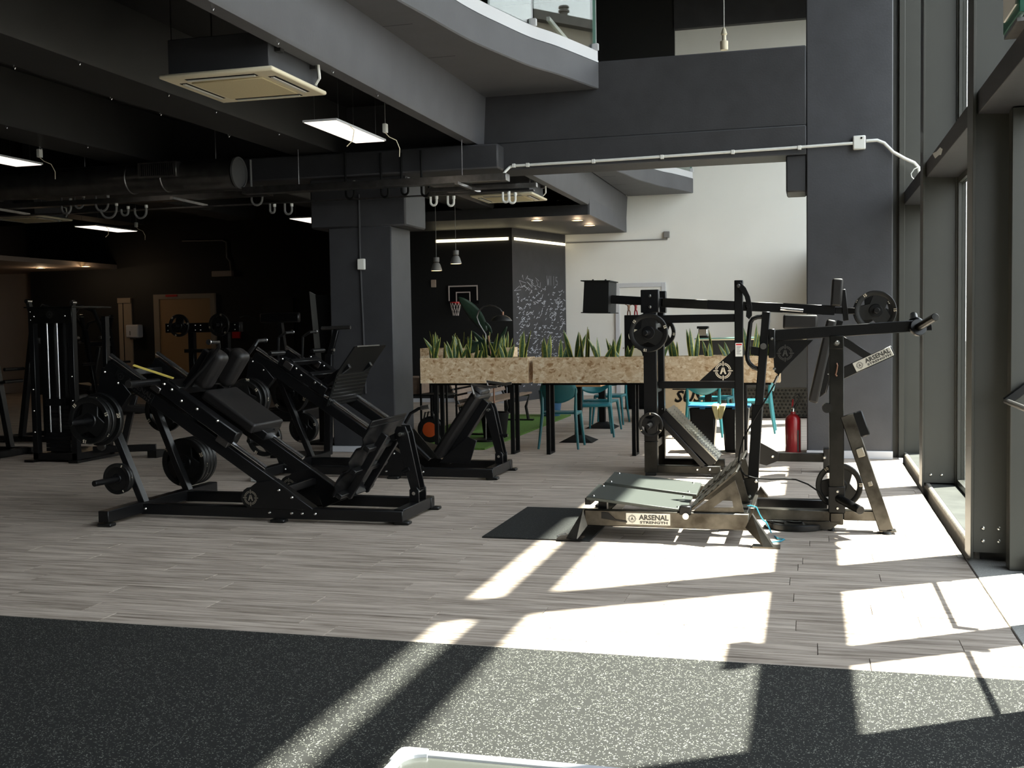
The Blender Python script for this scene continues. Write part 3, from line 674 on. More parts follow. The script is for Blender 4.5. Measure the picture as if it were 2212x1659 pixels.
B().bar((-3.13,yc+.1,.66), fp(.52,-.05,yc+.1), .10, .05).build('hinge_arm', 'black_metal', hs, bevel=.004)
B().tube([(-3.20,yb-.02,.72),(-3.15,yb-.02,.80),(-3.08,yb-.02,.84),(-2.99,yb-.02,.855)], .014, 10).build('handle', 'black_metal', hs)
B().cyl((-3.06,yb-.02,.846),(-2.99,yb-.02,.857), .019, 12).build('grip_sleeve', 'galv_dark', hs)
rbox(-4.36,-4.31,ya+.17,ya+.25,.28,.33).build('sticker', 'paper', hs)
B().cyl((-3.115,yc+.005,.36),(-3.06,yc+.005,.385), .016, 10).build('pull_knob', 'black_metal', hs)

lp = thing('leg_press_machine', 'black plate loaded leg press with a big ribbed foot plate beside the dark pillar', 'gym machine', (-4.1, 10.6, 0))
DY = 2.46
ya, yb, yc = sled_frame(lp, DY)
o2 = (-4.86, 1.02)
def on2(u, n, y): return on(u, n, y, o2)
for yy in (ya, yb):
    B().bar(on2(-.40,-.06,yy), on2(.20,-.06,yy), .10, .10, up=sn).build('carriage', 'black_metal', lp, bevel=.008)
    B().bar(on2(-.34,-.05,yy), on2(-.24,-.05,yy), .115, .07, up=sn).build('bearing_block', 'galv', lp, bevel=.004)
    bolts(lp, [on2(u, n, yy-.05) for u, n in ((-.38,-.03),(-.2,-.03),(-.12,-.06),(.05,-.04),(.12,-.02))], .015)
for u in (-.3, -.05, .15): B().bar(on2(u,-.02,ya), on2(u,-.02,yb), .06, .05, up=sn).build('carriage_bridge', 'black_metal', lp, bevel=.004)
horn('sled_horn', on2(-.42,.02,ya-.30), on2(-.42,.02,ya), lp); horn('sled_horn', on2(-.42,.02,yb), on2(-.42,.02,yb+.3), lp)
# foot plate in two panels: lower ribbed, upper leaning back
lo, mi, hi = V(-4.70,0,.72), V(-4.575,0,1.055), V(-4.38,0,1.315)
def sheet(a, b, nm, y0, y1, th=.012):
    d = (b-a).normalized(); n = V(d.z,0,-d.x)
    q = [a+V(0,y0,0), b+V(0,y0,0), b+V(0,y1,0), a+V(0,y1,0)]
    return B().hull8(q, [p-n*th for p in q]).build(nm, 'black_matte', lp)
sheet(lo, mi, 'foot_plate', ya-.08, yb+.10); sheet(mi, hi, 'foot_plate', ya-.08, yb+.10)
d_ = (mi-lo).normalized(); n_ = V(d_.z,0,-d_.x)
for k in range(9):
    c = lo+(mi-lo)*((k+.5)/9)+n_*.002; B().bar(c+V(0,ya-.06,0), c+V(0,yb+.08,0), .012, .014, up=n_).build('grip_rib', 'rubber', lp)
B().bar(hi+V(0,ya-.05,.008), hi+V(0,yb-.12,.008), .03, .012).build('top_lip', 'galv_dark', lp)
for yy in (ya+.05, yb-.05):
    B().bar(on2(.1,-.02,yy), (-4.50,yy,1.13), .05, .06).build('plate_brace', 'black_metal', lp, bevel=.003)
    B().tube([on2(-.45,-.10,yy), V(-5.28,yy,1.42), V(-5.20,yy,1.47), V(-5.20,yy+.16,1.475)], .015, 8).build('handle', 'black_metal', lp)
    B().cyl((-5.20,yy+.15,1.475), (-5.20,yy+.165,1.475), .02, 12).build('handle_cap', 'chrome', lp)
# reclined seat at the low end
se = V(.45,0,.65).normalized(); sen = V(-se.z,0,se.x)
def sp_(u, n, y): return V(-3.62, y, .17)+se*u+sen*n
pad(sp_(.02,.02,yc), sp_(.80,.02,yc), .46, .10, sen, 'back_pad', lp, .03)
pad(sp_(.78,.045,yc), sp_(.84,.045,yc), .30, .12, sen, 'head_pad', lp, .03)
B().bar(sp_(.0,-.07,yc), sp_(.76,-.07,yc), .12, .08, up=sen).build('seat_beam', 'black_metal', lp, bevel=.005)
B().prism([(-3.62,.13),(-3.30,.13),(-3.22,.36),(-3.32,.40),(-3.58,.18)], 'y', yc-.10, yc-.085).build('seat_gusset', 'black_metal', lp, bevel=.003)
pad((-3.98,yc,.30), (-3.66,yc,.21), .44, .09, (0,0,1), 'seat_pad', lp, .03)
for s_ in (-.27, .27):
    B().tube([sp_(.72,-.02,yc+s_*.6), sp_(.80,.03,yc+s_), sp_(.86,.10,yc+s_), V(-3.02,yc+s_,.905), V(-2.95,yc+s_,.915)], .014, 8).build('handle', 'galv_dark', lp)
B().cyl((-3.05,yc+.06,.40),(-2.94,yc+.06,.40), .016, 10).build('pull_knob', 'black_metal', lp)
B().cyl((-3.86,ya-.06,.42),(-3.62,ya-.06,.20), .02, 10).build('release_lever', 'black_metal', lp)
B().prism([(-3.95,.42),(-3.80,.50),(-3.55,.21),(-3.72,.20)], 'y', ya-.005, ya+.005).build('side_guard', 'dark_steel', lp)
for z_, x_ in ((.40,-5.37), (.78,-5.52)):
    horn('storage_horn', (x_-.03, ya-.42, z_), (x_, ya, z_), lp); horn('storage_horn', (x_, yb, z_), (x_-.02, yb+.42, z_), lp)
l2 = 'black %s weight plate on the %s storage horn of the rear leg press'
plate('l', (-5.53, ya-.10, .80), l2 % ('inner large', 'upper front'), .4); plate('l', (-5.535, ya-.155, .80), l2 % ('middle large', 'upper front'), 1.0); plate('m', (-5.54, ya-.21, .80), l2 % ('outer', 'upper front'), 1.9)
plate('m', (-5.38, ya-.12, .40), l2 % ('single', 'lower front'), 2.5)
plate('s', (-5.375, yb+.10, .42), l2 % ('inner', 'lower back'), .1); plate('s', (-5.38, yb+.15, .42), l2 % ('outer', 'lower back'), 1.3)
plate('l', (-5.53, yb+.10, .80), l2 % ('inner large', 'upper back'), .7); plate('l', (-5.535, yb+.155, .80), l2 % ('outer large', 'upper back'), 1.7)
# ================================================================ belt squat machine (raw steel, in the sun)
mt = tag(rbox(-2.25, -1.47, 7.40, 8.70, .001, .011).build('rubber_mat', 'rubber_mat', bevel=.002), 'thin black rubber mat half under the steel belt squat platform', 'mat')
bs = thing('belt_squat_machine', 'raw steel belt squat machine with two tilted foot plates and a long lever arm', 'gym machine', (-.5, 8.1, 0))
Yc = 8.15
def frame_plate(outer, inner, y0, y1, nm, parent, m):
    g = B(); n = len(outer)
    vo = [[g.bm.verts.new((x, yy, z)) for x, z in outer] for yy in (y0, y1)]; vi = [[g.bm.verts.new((x, yy, z)) for x, z in inner] for yy in (y0, y1)]
    for k in range(n):
        k2 = (k+1) % n
        g.bm.faces.new((vo[0][k], vo[0][k2], vi[0][k2], vi[0][k])); g.bm.faces.new((vo[1][k2], vo[1][k], vi[1][k], vi[1][k2]))
        g.bm.faces.new((vo[0][k2], vo[0][k], vo[1][k], vo[1][k2])); g.bm.faces.new((vi[0][k], vi[0][k2], vi[1][k2], vi[1][k]))
    return g.build(nm, m, parent)
for yy, sg in ((7.50, -1), (8.78, 1)):
    rbox(-1.52, -.395, yy-.03, yy+.03, .10, .212).build('platform_rail', 'raw_steel', bs, bevel=.006)
    B().hull8([(-1.50,yy-.03,.10),(-1.50,yy+.03,.10),(-1.47,yy+.03,.21),(-1.53,yy-.03,.212)], [(-1.56,yy+sg*.07-.06,.012),(-1.56,yy+sg*.07+.06,.012),(-1.64,yy+sg*.07+.06,.012),(-1.64,yy+sg*.07-.06,.012)]).build('leg', 'raw_steel', bs)
    B().hull8([(-.42,yy-.03,.12),(-.42,yy+.03,.12),(-.375,yy+.03,.212),(-.375,yy-.03,.212)], [(-.30,yy+sg*.07-.05,.012),(-.30,yy+sg*.07+.05,.012),(-.235,yy+sg*.07+.05,.012),(-.235,yy+sg*.07-.05,.012)]).build('leg', 'raw_steel', bs)
    rbox(-1.70, -1.52, yy+sg*.07-.06, yy+sg*.07+.06, .0115, .022).build('foot_pad', 'black_metal', bs)
    rbox(-.37, -.19, yy+sg*.07-.05, yy+sg*.07+.05, .001, .012).build('foot_pad', 'raw_steel', bs)
for x in (-1.40, -.45): rbox(x-.035, x+.035, 7.53, 8.75, .11, .19).build('cross_tube', 'dark_steel', bs, bevel=.004)
for (y0, y1) in ((7.49, 8.06), (8.20, 8.76)):
    B().hull8([(-1.51,y0,.278),(-.815,y0,.205),(-.83,y1,.21),(-1.53,y1,.285)], [(-1.51,y0,.300),(-.815,y0,.226),(-.83,y1,.231),(-1.53,y1,.307)]).build('foot_plate', 'grey_plate', bs, bevel=.003)
    bolts(bs, [(-1.47,y0+.06,.296),(-1.48,y1-.07,.302),(-.88,y0+.06,.233),(-.89,y1-.07,.238)], .010, (0,0,1))
    rbox(-1.44, -1.38, y0+.08, y0+.14, .19, .28).build('plate_hinge', 'black_metal', bs); rbox(-1.53, -1.49, y0+.05, y1-.05, .235, .282).build('plate_bracket', 'black_metal', bs)
    # slanted wedge: cut-out side cheeks and a grooved top
    for yy in (y0+.01, y1-.02):
        frame_plate([(-.775,.212),(-.62,.33),(-.487,.435),(-.455,.33),(-.425,.206)], [(-.635,.245),(-.57,.295),(-.525,.328),(-.505,.29),(-.50,.25)], yy, yy+.010, 'wedge_cheek', bs, 'raw_steel')
    wd = V(.30,0,.262).normalized(); wn_ = V(-wd.z,0,wd.x)
    a = V(-.80,0,.212); 
    B().bar(a+V(0,(y0+y1)/2,0)+wd*0, a+V(0,(y0+y1)/2,0)+wd*.43, y1-y0, .014, up=wn_).build('wedge_top', 'raw_steel', bs, bevel=.002)
    for k in range(7): B().bar(a+V(0,y0+.015,0)+wd*(.05+.055*k)+wn_*.009, a+V(0,y1-.015,0)+wd*(.05+.055*k)+wn_*.009, .018, .006, up=wn_).build('grip_ridge', 'dark_steel', bs)
badge(bs, (-1.075, 7.4695, .158), (1,0,0), (0,0,1), .305, .078)
B().cyl((-.815,7.44,.19),(-.815,7.53,.19), .022, 14).build('lock_pin', 'bolt', bs); rbox(-.86,-.78,7.46,7.53,.195,.255).build('lock_block', 'black_metal', bs, bevel=.006)
B().prism([(-1.40,.155),(-1.22,.13),(-1.22,.142),(-1.30,.15),(-1.35,.195),(-1.40,.20)], 'y', 7.462, 7.47).build('latch_plate', 'black_metal', bs)
# pivot, upright arm and handle
B().prism([(-.50,.36),(-.40,.375),(-.36,.36),(-.36,.30),(-.40,.21),(-.44,.20),(-.47,.24)], 'y', Yc-.055, Yc-.04).build('pivot_plate', 'dark_steel', bs, bevel=.004)
bolts(bs, [(-.475,Yc-.055,.345),(-.378,Yc-.055,.345),(-.425,Yc-.055,.235)], .014)
B().bar((-.405,Yc,.28), (-.30,Yc,1.575), .06, .062, up=(0,1,0)).build('upright_arm', 'black_metal', bs, bevel=.005)
B().bar((-.405,Yc,.28), (-.365,Yc,.90), .075, .078, up=(0,1,0)).build('arm_sleeve', 'black_matte', bs, bevel=.005)
hp = [(1648,684),(1636,685),(1626,689),(1621,697),(1617,735),(1614,767),(1615,777),(1619,785),(1627,793),(1638,797)]
B().tube([at(x, y, Yc) for x, y in hp], .0165, 12).build('handle', 'black_metal', bs)
B().prism([(at(1623,748,Yc).x, at(1623,748,Yc).z), (at(1650,755,Yc).x, at(1650,752,Yc).z), (at(1650,772,Yc).x, at(1650,772,Yc).z), (at(1622,762,Yc).x, at(1622,765,Yc).z)], 'y', Yc-.02, Yc+.02).build('handle_bracket', 'black_metal', bs, bevel=.003)
q = at(1649,748,Yc-.05); B().cyl(q, q+V(0,-.03,0), .022, 16).build('pivot_pin', 'galv', bs)
# lever, gusset, post
B().bar((-.238,Yc,1.402), (.819,Yc,1.462), .075, .080).build('lever', 'black_metal', bs, bevel=.004)
rbox(-.285, -.238, Yc-.05, Yc+.05, 1.24, 1.45).build('lever_bracket', 'black_metal', bs, bevel=.006)
gp = [(1675,736),(1671,775),(1673,803),(1680,808),(1687,806),(1694,797),(1757,734)]
B().prism([(at(x,y,Yc).x, at(x,y,Yc).z) for x, y in gp], 'y', Yc-.012, Yc+.012).build('gusset', 'black_metal', bs)
emblem(bs, at(1696,763,Yc-.0135), (1,0,0), (0,0,1), .062, 'badge_ink')
rbox(.135, .235, Yc-.045, Yc+.045, .10, 1.392).build('post', 'dark_steel', bs, bevel=.005)
rbox(.128, .242, Yc-.054, Yc+.054, .13, .32).build('post_sleeve', 'black_metal', bs, bevel=.004)
rbox(.138, .232, Yc-.05, Yc+.05, 1.30, 1.396).build('post_cap', 'dark_steel', bs, bevel=.004)
bolts(bs, [(.185,Yc-.05,1.345)], .022); bolts(bs, [(.19,Yc-.052,.285),(.19,Yc-.052,.165)], .014); bolts(bs, [(-.262,Yc-.05,1.38),(-.245,Yc-.012,1.16)], .012)
B().tube([(.185,Yc-.05,1.20),(.19,Yc-.06,1.185),(.185,Yc-.05,1.15),(.178,Yc-.06,1.12),(.186,Yc-.05,1.11)], .006, 6).build('hook', 'bronze', bs)
rbox(-.42, .14, Yc-.045, Yc+.045, .065, .145).build('base_tube', 'raw_steel', bs, bevel=.006); rbox(.23, .47, Yc-.04, Yc+.04, .078, .15).build('base_tube', 'raw_steel', bs, bevel=.006)
rbox(.14, .23, Yc-.05, Yc+.05, .045, .13).build('base_block', 'raw_steel', bs, bevel=.005)
rbox(-.43, .13, Yc+.42, Yc+.50, .08, .145).build('base_tube', 'black_metal', bs, bevel=.005); rbox(-.46, -.39, Yc-.05, Yc+.62, .07, .15).build('base_tube', 'raw_steel', bs, bevel=.005)
B().prism([(-.06,.065),(.21,.065),(.14,.012),(.04,.008)], 'y', Yc-.06, Yc-.045).build('base_gusset', 'raw_steel', bs)
B().cyl((.15,Yc-.03,.001),(.15,Yc-.03,.03), .03, 14, .015).build('foot', 'rubber', bs)
B().bar((.255,Yc-.01,.83), (.52,Yc-.06,.018), .095, .075, up=(0,1,0)).build('rear_leg', 'raw_steel', bs, bevel=.005)
B().bar((.315,Yc-.01,.85), (.375,Yc-.02,.68), .085, .075, up=(0,1,0)).build('stop_pad', 'black_metal', bs, bevel=.008)
rbox(.47, .585, Yc-.11, Yc-.0, .016, .022).build('foot_flange', 'raw_steel', bs); B().cyl((.52,Yc-.10,.001),(.52,Yc-.10,.018), .038, 16, .03).build('foot', 'rubber', bs)
B().cyl((.12,Yc-.05,.88),(.12,Yc+.05,.88), .035, 14).build('stop_bumper', 'rubber', bs)
for p, q in (((.72,Yc-.05,1.44),(.815,Yc-.30,1.515)), ((.72,Yc+.05,1.455),(.73,Yc+.33,1.53))):
    B().cyl(p, q, .027, 18).build('weight_horn', 'dark_steel', bs, bevel=.003); d = (Vector(q)-Vector(p)).normalized(); B().cyl(Vector(p), Vector(p)+d*.03, .06, 20).build('horn_collar', 'black_metal', bs, bevel=.004)
horn('storage_horn', (.20,Yc-.05,.235), (.335,Yc-.33,.20), bs, .03)
cab = [(1683,806),(1672,832),(1656,860),(1630,904),(1606,947),(1598,975),(1595,999),(1599,1015),(1610,1027),(1632,1033),(1664,1035),(1695,1034),(1719,1036),(1745,1046),(1769,1062),(1780,1075)]
B().tube([at(x, y, Yc-.08) for x, y in cab], .0055, 6).build('cable', 'black_matte', bs)
q = at(1680,812,Yc-.08); B().cyl(q, at(1672,829,Yc-.08), .010, 8).build('cable_ferrule', 'galv', bs)
rp = [(1610,1095),(1622,1092),(1634,1096),(1641,1112),(1647,1122),(1655,1128),(1662,1142),(1668,1155)]
rope = [at(x, y, 7.95) for x, y in rp] + [gnd(1680,1163,.01), gnd(1694,1165,.01), gnd(1686,1169,.01), gnd(1664,1171,.01), gnd(1650,1168,.01)]
B().tube(rope, .0055, 6).build('tie_rope', 'blue_rope', bs)
plate('s', (.205, Yc+.11, .305), 'small black spoked weight plate stored low on the belt squat post', .3)
pl = plate('l', (-.10, 8.22, .0235), 'large black weight plate lying flat under the belt squat base tube', 0, (PI/2, 0, 0))
cb_ = B().tube([gnd(1204,1157,.018), gnd(1212,1154,.018), gnd(1224,1152,.018), gnd(1226,1155,.018), gnd(1215,1158,.018), gnd(1205,1158,.018)], .005, 6).build('carabiner', 'chrome')
tag(cb_, 'small chrome carabiner lying on the thin rubber mat', 'carabiner')

# ================================================================ pendulum squat machine
ps = thing('pendulum_squat_machine', 'black pendulum squat machine with a long swing arm and square counterweight box', 'gym machine', (-.7, 11.05, 0))
Pf, Pr, Pc = 10.80, 11.36, 11.08
X_ = lambda x, y, Y=Pc: (at(x, y, Y).x, at(x, y, Y).z)
for yy in (Pf, Pr):
    rbox(-1.578, -1.448, yy-.045, yy+.045, .34, 1.72).build('upright', 'black_metal', ps, bevel=.005); rbox(-1.578, -1.448, yy-.045, yy+.045, .03, .34).build('upright_foot', 'dark_steel', ps, bevel=.005)
    rbox(-1.60, -1.425, yy-.048, yy+.048, 1.61, 1.835).build('pivot_bracket', 'black_metal', ps, bevel=.005)
    bolts(ps, [(-1.512,yy-.048,1.775),(-1.512,yy-.048,1.665)], .017); bolts(ps, [(-1.47,yy-.04,.62)], .012)
    rbox(-1.57, -.84, yy-.04, yy+.04, .03, .105).build('base_rail', 'dark_steel', ps, bevel=.004)
    for x in (-1.52, -.88): rbox(x-.05, x+.05, yy-.045, yy+.045, .001, .032).build('foot', 'rubber', ps)
    B().bar((-1.42,yy,.56), (-1.0,yy,.10), .05, .08, up=(0,1,0)).build('plate_brace', 'black_metal', ps, bevel=.004)
    bolts(ps, [(-1.06,yy-.04,.07),(-.94,yy-.04,.07)], .014)
for z in (.85, 1.50, .30): rbox(-1.55, -1.47, Pf+.04, Pr-.04, z-.04, z+.04).build('cross_tube', 'dark_steel', ps, bevel=.004)
# swing arm with counterweight
box_ = B().prism([(-2.19,1.945),(-1.94,1.935),(-1.95,1.615),(-2.21,1.628)], 'y', 10.90, 11.36).build('counterweight_box', 'black_matte', ps)
for z in (1.945, 1.625): B().bar((-2.225,11.13,z), (-1.925,11.13,z-.008), .49, .010).build('box_lip', 'black_matte', ps)
bolts(ps, [(-2.12,11.0,1.951),(-1.99,11.0,1.948)], .012, (0,0,1), 'black_metal')
B().bar((-1.945,Pc,1.755), (-1.42,Pc,1.715), .07, .085).build('swing_arm', 'black_metal', ps, bevel=.004)
B().bar((-1.44,Pc,1.712), (-.98,Pc,1.682), .07, .092).build('swing_arm', 'dark_steel', ps, bevel=.004)
B().bar((-.98,Pc,1.682), (-.25,Pc,1.634), .075, .092).build('swing_arm', 'black_metal', ps, bevel=.004)
B().bar((-.25,Pc,1.636), (.235,Pc,1.600), .085, .092).build('swing_arm', 'black_metal', ps, bevel=.004)
B().bar((.235,Pc,1.600), (.56,Pc,1.585), .055, .06).build('arm_extension', 'black_metal', ps, bevel=.004)
B().cyl((-1.515,Pf-.03,1.72), (-1.515,Pr+.03,1.72), .03, 16).build('pivot_shaft', 'galv_dark', ps)
horn('load_horn', (.60,Pc-.42,1.59), (.60,Pc+.42,1.59), ps, .026)
B().cyl(at(1686,667,Pc-.06), at(1735,671,Pc-.06), .016, 12).build('side_grip', 'chrome', ps)
bolts(ps, [at(1616,662,Pc-.045)], .03, m='black_metal')
# middle frame
rbox(-.715, -.632, Pc-.045, Pc+.045, .03, 1.915).build('centre_post', 'black_metal', ps, bevel=.005)
rbox(-1.47, -.71, Pc-.035, Pc+.035, 1.505, 1.585).build('upper_tube', 'black_metal', ps, bevel=.005)
rbox(-1.47, -.70, Pc-.035, Pc+.035, .848, .918).build('lower_tube', 'black_metal', ps, bevel=.005)
g = B().prism([X_(1590,751), X_(1511,823), X_(1590,823)], 'y', Pc-.018, Pc-.006).build('gusset', 'black_metal', ps)
emblem(ps, at(1562,801,Pc-.019), (1,0,0), (0,0,1), .095)
s1, s2 = at(1588.5,741,Pc-.046), at(1604,770,Pc-.046)
st = rbox(s1.x, s2.x, Pc-.0475, Pc-.0455, s2.z, s1.z).build('warning_label', 'paper', ps); rbox(s1.x+.006, s2.x-.006, Pc-.0482, Pc-.0476, s1.z-.022, s1.z-.008).build('label_band', 'red_sign', st)
for k in range(7): rbox(s1.x+.01, s2.x-.012-.008*(k % 3), Pc-.0481, Pc-.0476, s1.z-.038-.012*k, s1.z-.034-.012*k).build('text_line', 'badge_ink', st)
B().prism([X_(1592,608),X_(1600,609),X_(1612,622),X_(1621,641),X_(1625,662),X_(1625,682),X_(1619,690),X_(1612,684),X_(1614,660),X_(1609,641),X_(1601,628),X_(1592,622)], 'y', Pc-.065, Pc-.05).build('stop_crescent', 'black_metal', ps, bevel=.003)
bolts(ps, [at(1595,617,Pc-.066)], .02, m='galv')
# foot plate with cross ribs
f0, f1 = V(-1.36,0,.655), V(-.875,0,.155); fdv = (f1-f0).normalized(); fn = V(-fdv.z,0,fdv.x)
B().bar(f0+V(0,Pc,0)-fn*.05, f1+V(0,Pc,0)-fn*.05, Pr-Pf+.02, .085, up=fn).build('foot_deck', 'black_metal', ps, bevel=.003)
B().bar(f0+V(0,Pc,0), f1+V(0,Pc,0), Pr-Pf+.02, .012, up=fn).build('foot_plate', 'checker_plate', ps)
for k in range(22):
    c = f0+fdv*(.045+.0295*k)+fn*.010
    for (y0, y1) in ((Pf+.01, Pc-.025), (Pc+.025, Pr-.01)): B().bar(c+V(0,y0,0), c+V(0,y1,0), .013, .014, up=fn).build('grip_rib', 'checker_plate', ps)
B().prism([(-1.13,.10),(-.95,.10),(-1.0,.25),(-1.08,.28)], 'y', Pc-.12, Pc+.12).build('deck_mount', 'black_matte', ps)
# rear frame and back rest
rbox(-.44, .17, Pr-.09, Pr-.01, .10, .185).build('base_rail', 'dark_steel', ps, bevel=.004); rbox(-.72,-.62,Pc-.04,Pr,.03,.12).build('base_rail', 'dark_steel', ps, bevel=.004)
B().prism([(-.56,.21),(-.50,.30),(-.42,.26),(-.30,.19),(-.30,.11),(-.42,.06),(-.56,.09)], 'y', Pr-.11, Pr-.095).build('frame_plate', 'black_metal', ps, bevel=.003)
rbox(.13, .21, Pr-.13, Pr+.02, .001, .24).build('rear_foot', 'black_metal', ps, bevel=.005); bolts(ps, [(-.36,Pr-.11,.15),(.14,Pr-.13,.15)], .018)
pad(V(.205,Pc,1.51), V(.03,Pc,.72), .44, .088, V(1,0,-.2), 'back_pad', ps, .02)
B().bar((.285,Pc,1.50), (.12,Pc,.80), .08, .055, up=V(1,0,-.2)).build('back_beam', 'black_metal', ps, bevel=.004)
pad(V(.245,Pc,1.64), V(.262,Pc,1.905), .26, .10, V(1,0,0), 'head_pad', ps, .02)
B().bar((.31,Pc,1.80), (.34,Pc,1.50), .10, .05, up=(1,0,0)).build('head_bracket', 'black_metal', ps, bevel=.004)
for yy in (Pc-.19, Pc+.19): pad(V(-.245,yy,1.50), V(.075,yy,1.49), .15, .14, (0,0,1), 'shoulder_pad', ps, .022)
B().prism([X_(1800,790),X_(1808,812),X_(1803,826),X_(1790,832),X_(1785,848),X_(1770,858),X_(1776,830),X_(1787,790)], 'y', Pc-.03, Pc+.03).build('pad_bracket', 'black_metal', ps, bevel=.003)
bolts(ps, [at(1789,808,Pc-.032), at(1763,855,Pc-.05)], .012)
e0, e1 = at(1812,810,Pc), at(1929,757,Pc)
B().bar(e0, e1, .07, .105).build('name_beam', 'black_metal', ps, bevel=.004)
B().bar(at(1806,726,Pc), at(1878,772,Pc), .06, .075).build('name_beam_brace', 'black_metal', ps, bevel=.004)
du = (e1-e0).normalized(); badge(ps, at(1886,776,Pc-.037), du, V(-du.z,0,du.x), .375, .092)
# plates on its horns
lb = 'black %s weight plate on the pendulum squat %s'
horn('storage_horn', (-1.51,Pf-.40,1.415), (-1.51,Pf,1.415), ps, .025); horn('storage_horn', (-1.51,Pr,1.415), (-1.51,Pr+.35,1.415), ps, .025)
horn('storage_horn', (-1.50,Pf-.36,.515), (-1.50,Pf,.515), ps, .024); horn('storage_horn', (-1.50,Pr,.515), (-1.50,Pr+.30,.515), ps, .024)
plate('m', (-1.51,Pf-.16,1.415), lb % ('medium', 'upper front storage horn'), .05); plate('s', (-1.51,Pr+.12,1.41), lb % ('small', 'upper rear storage horn'), .5)
plate('n', (-1.50,Pf-.12,.515), lb % ('smallest', 'lower front storage horn'), .9); plate('t', (-1.50,Pr+.10,.50), lb % ('solid small', 'lower rear storage horn'), .9)
plate('m', (.60,Pc-.20,1.59), lb % ('medium', 'front loading horn at the arm end'), .35); plate('m', (.60,Pc+.20,1.59), lb % ('medium', 'rear loading horn at the arm end'), 2.0)

for a_, b_, w_ in (((.335,.60),(.355,.54),.05), ((.405,.365),(.415,.335),.03), ((.447,.245),(.478,.16),.06)):
    c1, c2 = V(a_[0], Yc-.078, a_[1]), V(b_[0], Yc-.084, b_[1]); B().bar(c1, c2, w_, .006, up=(0,1,0)).build('bare_patch', 'bare_steel', bs, bevel=.003)
# ================================================================ ceiling services
def cassette(p, label, z=3.4, s=.95):
    t_ = thing('ceiling_air_conditioner', label, 'air conditioner', (p[0], p[1], z))
    x, y = p; h = s/2
    m = B()
    rbox(x-h, x+h, y-h, y+h, z, z+.035).build('panel', 'plastic_cream', t_, bevel=.02, seg=2)
    rbox(x-.30, x+.30, y-.30, y+.30, z-.012, z+.002).build('intake_grille', 'plastic_cream_dark', t_, bevel=.006)
    for a in range(4):
        c, s_ = round(math.cos(a*PI/2)), round(math.sin(a*PI/2))
        def P(u, v): return (x+u*c-v*s_, y+u*s_+v*c)
        (ax, ay), (bx, by) = P(.345, -.29), P(.405, .29)
        rbox(min(ax,bx), max(ax,bx), min(ay,by), max(ay,by), z-.003, z+.004).build('air_slot', 'black_matte', t_)
        (ax, ay), (bx, by) = P(.36, -.28), P(.385, .28)
        rbox(min(ax,bx), max(ax,bx), min(ay,by), max(ay,by), z-.010, z-.004).build('louvre', 'plastic_white', t_)
    rbox(x-.42, x+.42, y-.42, y+.42, z+.036, z+.30).build('housing', 'paint_pillar', t_, bevel=.006)
    for sx in (-1, 1):
        for sy in (-1, 1):
            B().cyl((x+sx*.46, y+sy*.3, z+.2), (x+sx*.46, y+sy*.3, 4.157), .006, 6).build('hanger_rod', 'galv_dark', t_)
            rbox(x+sx*.44-.03, x+sx*.44+.03, y+sy*.3-.03, y+sy*.3+.03, z+.17, z+.20).build('bracket', 'galv_dark', t_)
    B().tube([(x+.43,y+.2,z+.25),(x+.50,y+.26,z+.2),(x+.49,y+.3,z+.1),(x+.44,y+.33,z+.06)], .012, 6).build('cable_bundle', 'plastic_white', t_)
    return t_
cassette((-4.26, 7.87), 'cream ceiling air conditioner cassette hanging beside the grey edge rib')
cassette((-4.33, 15.95), 'cream ceiling air conditioner cassette hanging beyond the cross beam')
cassette((-12.55, 15.7), 'dim cream air conditioner cassette under the far left ceiling')
def led_panel(x0, x1, y0, y1, label, z=3.4, cords=True):
    t_ = thing('led_panel', label, 'ceiling light', ((x0+x1)/2, (y0+y1)/2, z), group='hanging LED panels')
    rbox(x0, x1, y0, y1, z+.003, z+.022).build('frame', 'alu_white', t_)
    rbox(x0+.012, x1-.012, y0+.012, y1-.012, z-.002, z+.003).build('diffuser', 'led', t_)
    for xx in (x0+.05, x1-.05):
        for yy in (y0+.15, y1-.15): B().cyl((xx,yy,z+.02), (xx,yy,4.157), .0022, 5).build('wire', 'galv', t_)
    if cords:
        B().tube([(x1-.02,y0+.3,z+.02),(x1+.02,y0+.35,z-.03),(x1-.02,y0+.4,z-.12),(x1-.08,y0+.4,z-.17)], .004, 6).build('cord', 'plastic_cream', t_)
        rbox(x1+.01, x1+.05, y1-.12, y1-.06, z+.07, z+.16).build('driver', 'plastic_white', t_, bevel=.004)
        B().tube([(x1+.03,y1-.09,z+.07),(x1+.06,y1-.06,z+.03),(x1+.12,y1-.02,z+.0),(x1+.14,y1+.02,z-.08),(x1+.13,y1+.03,z-.16)], .004, 6).build('cord', 'plastic_cream', t_)
        B().cyl((x1+.03,y1-.09,z+.16),(x1+.03,y1-.09,z+.60), .004, 6).build('cord', 'conduit_grey', t_)
led_panel(-4.50, -4.16, 9.36, 10.57, 'bright LED panel hanging between the edge rib and the round duct')
led_panel(-8.70, -8.34, 9.55, 10.68, 'bright LED panel cut by the left picture edge')
led_panel(-12.68, -12.24, 17.0, 18.28, 'small distant LED panel in front of the dark back wall')
led_panel(-8.62, -8.19, 17.3, 18.5, 'distant LED panel half hidden by the dark pillar')
led_panel(-12.68, -12.24, 10.0, 11.2, 'LED panel over the left machines beyond the left picture edge')
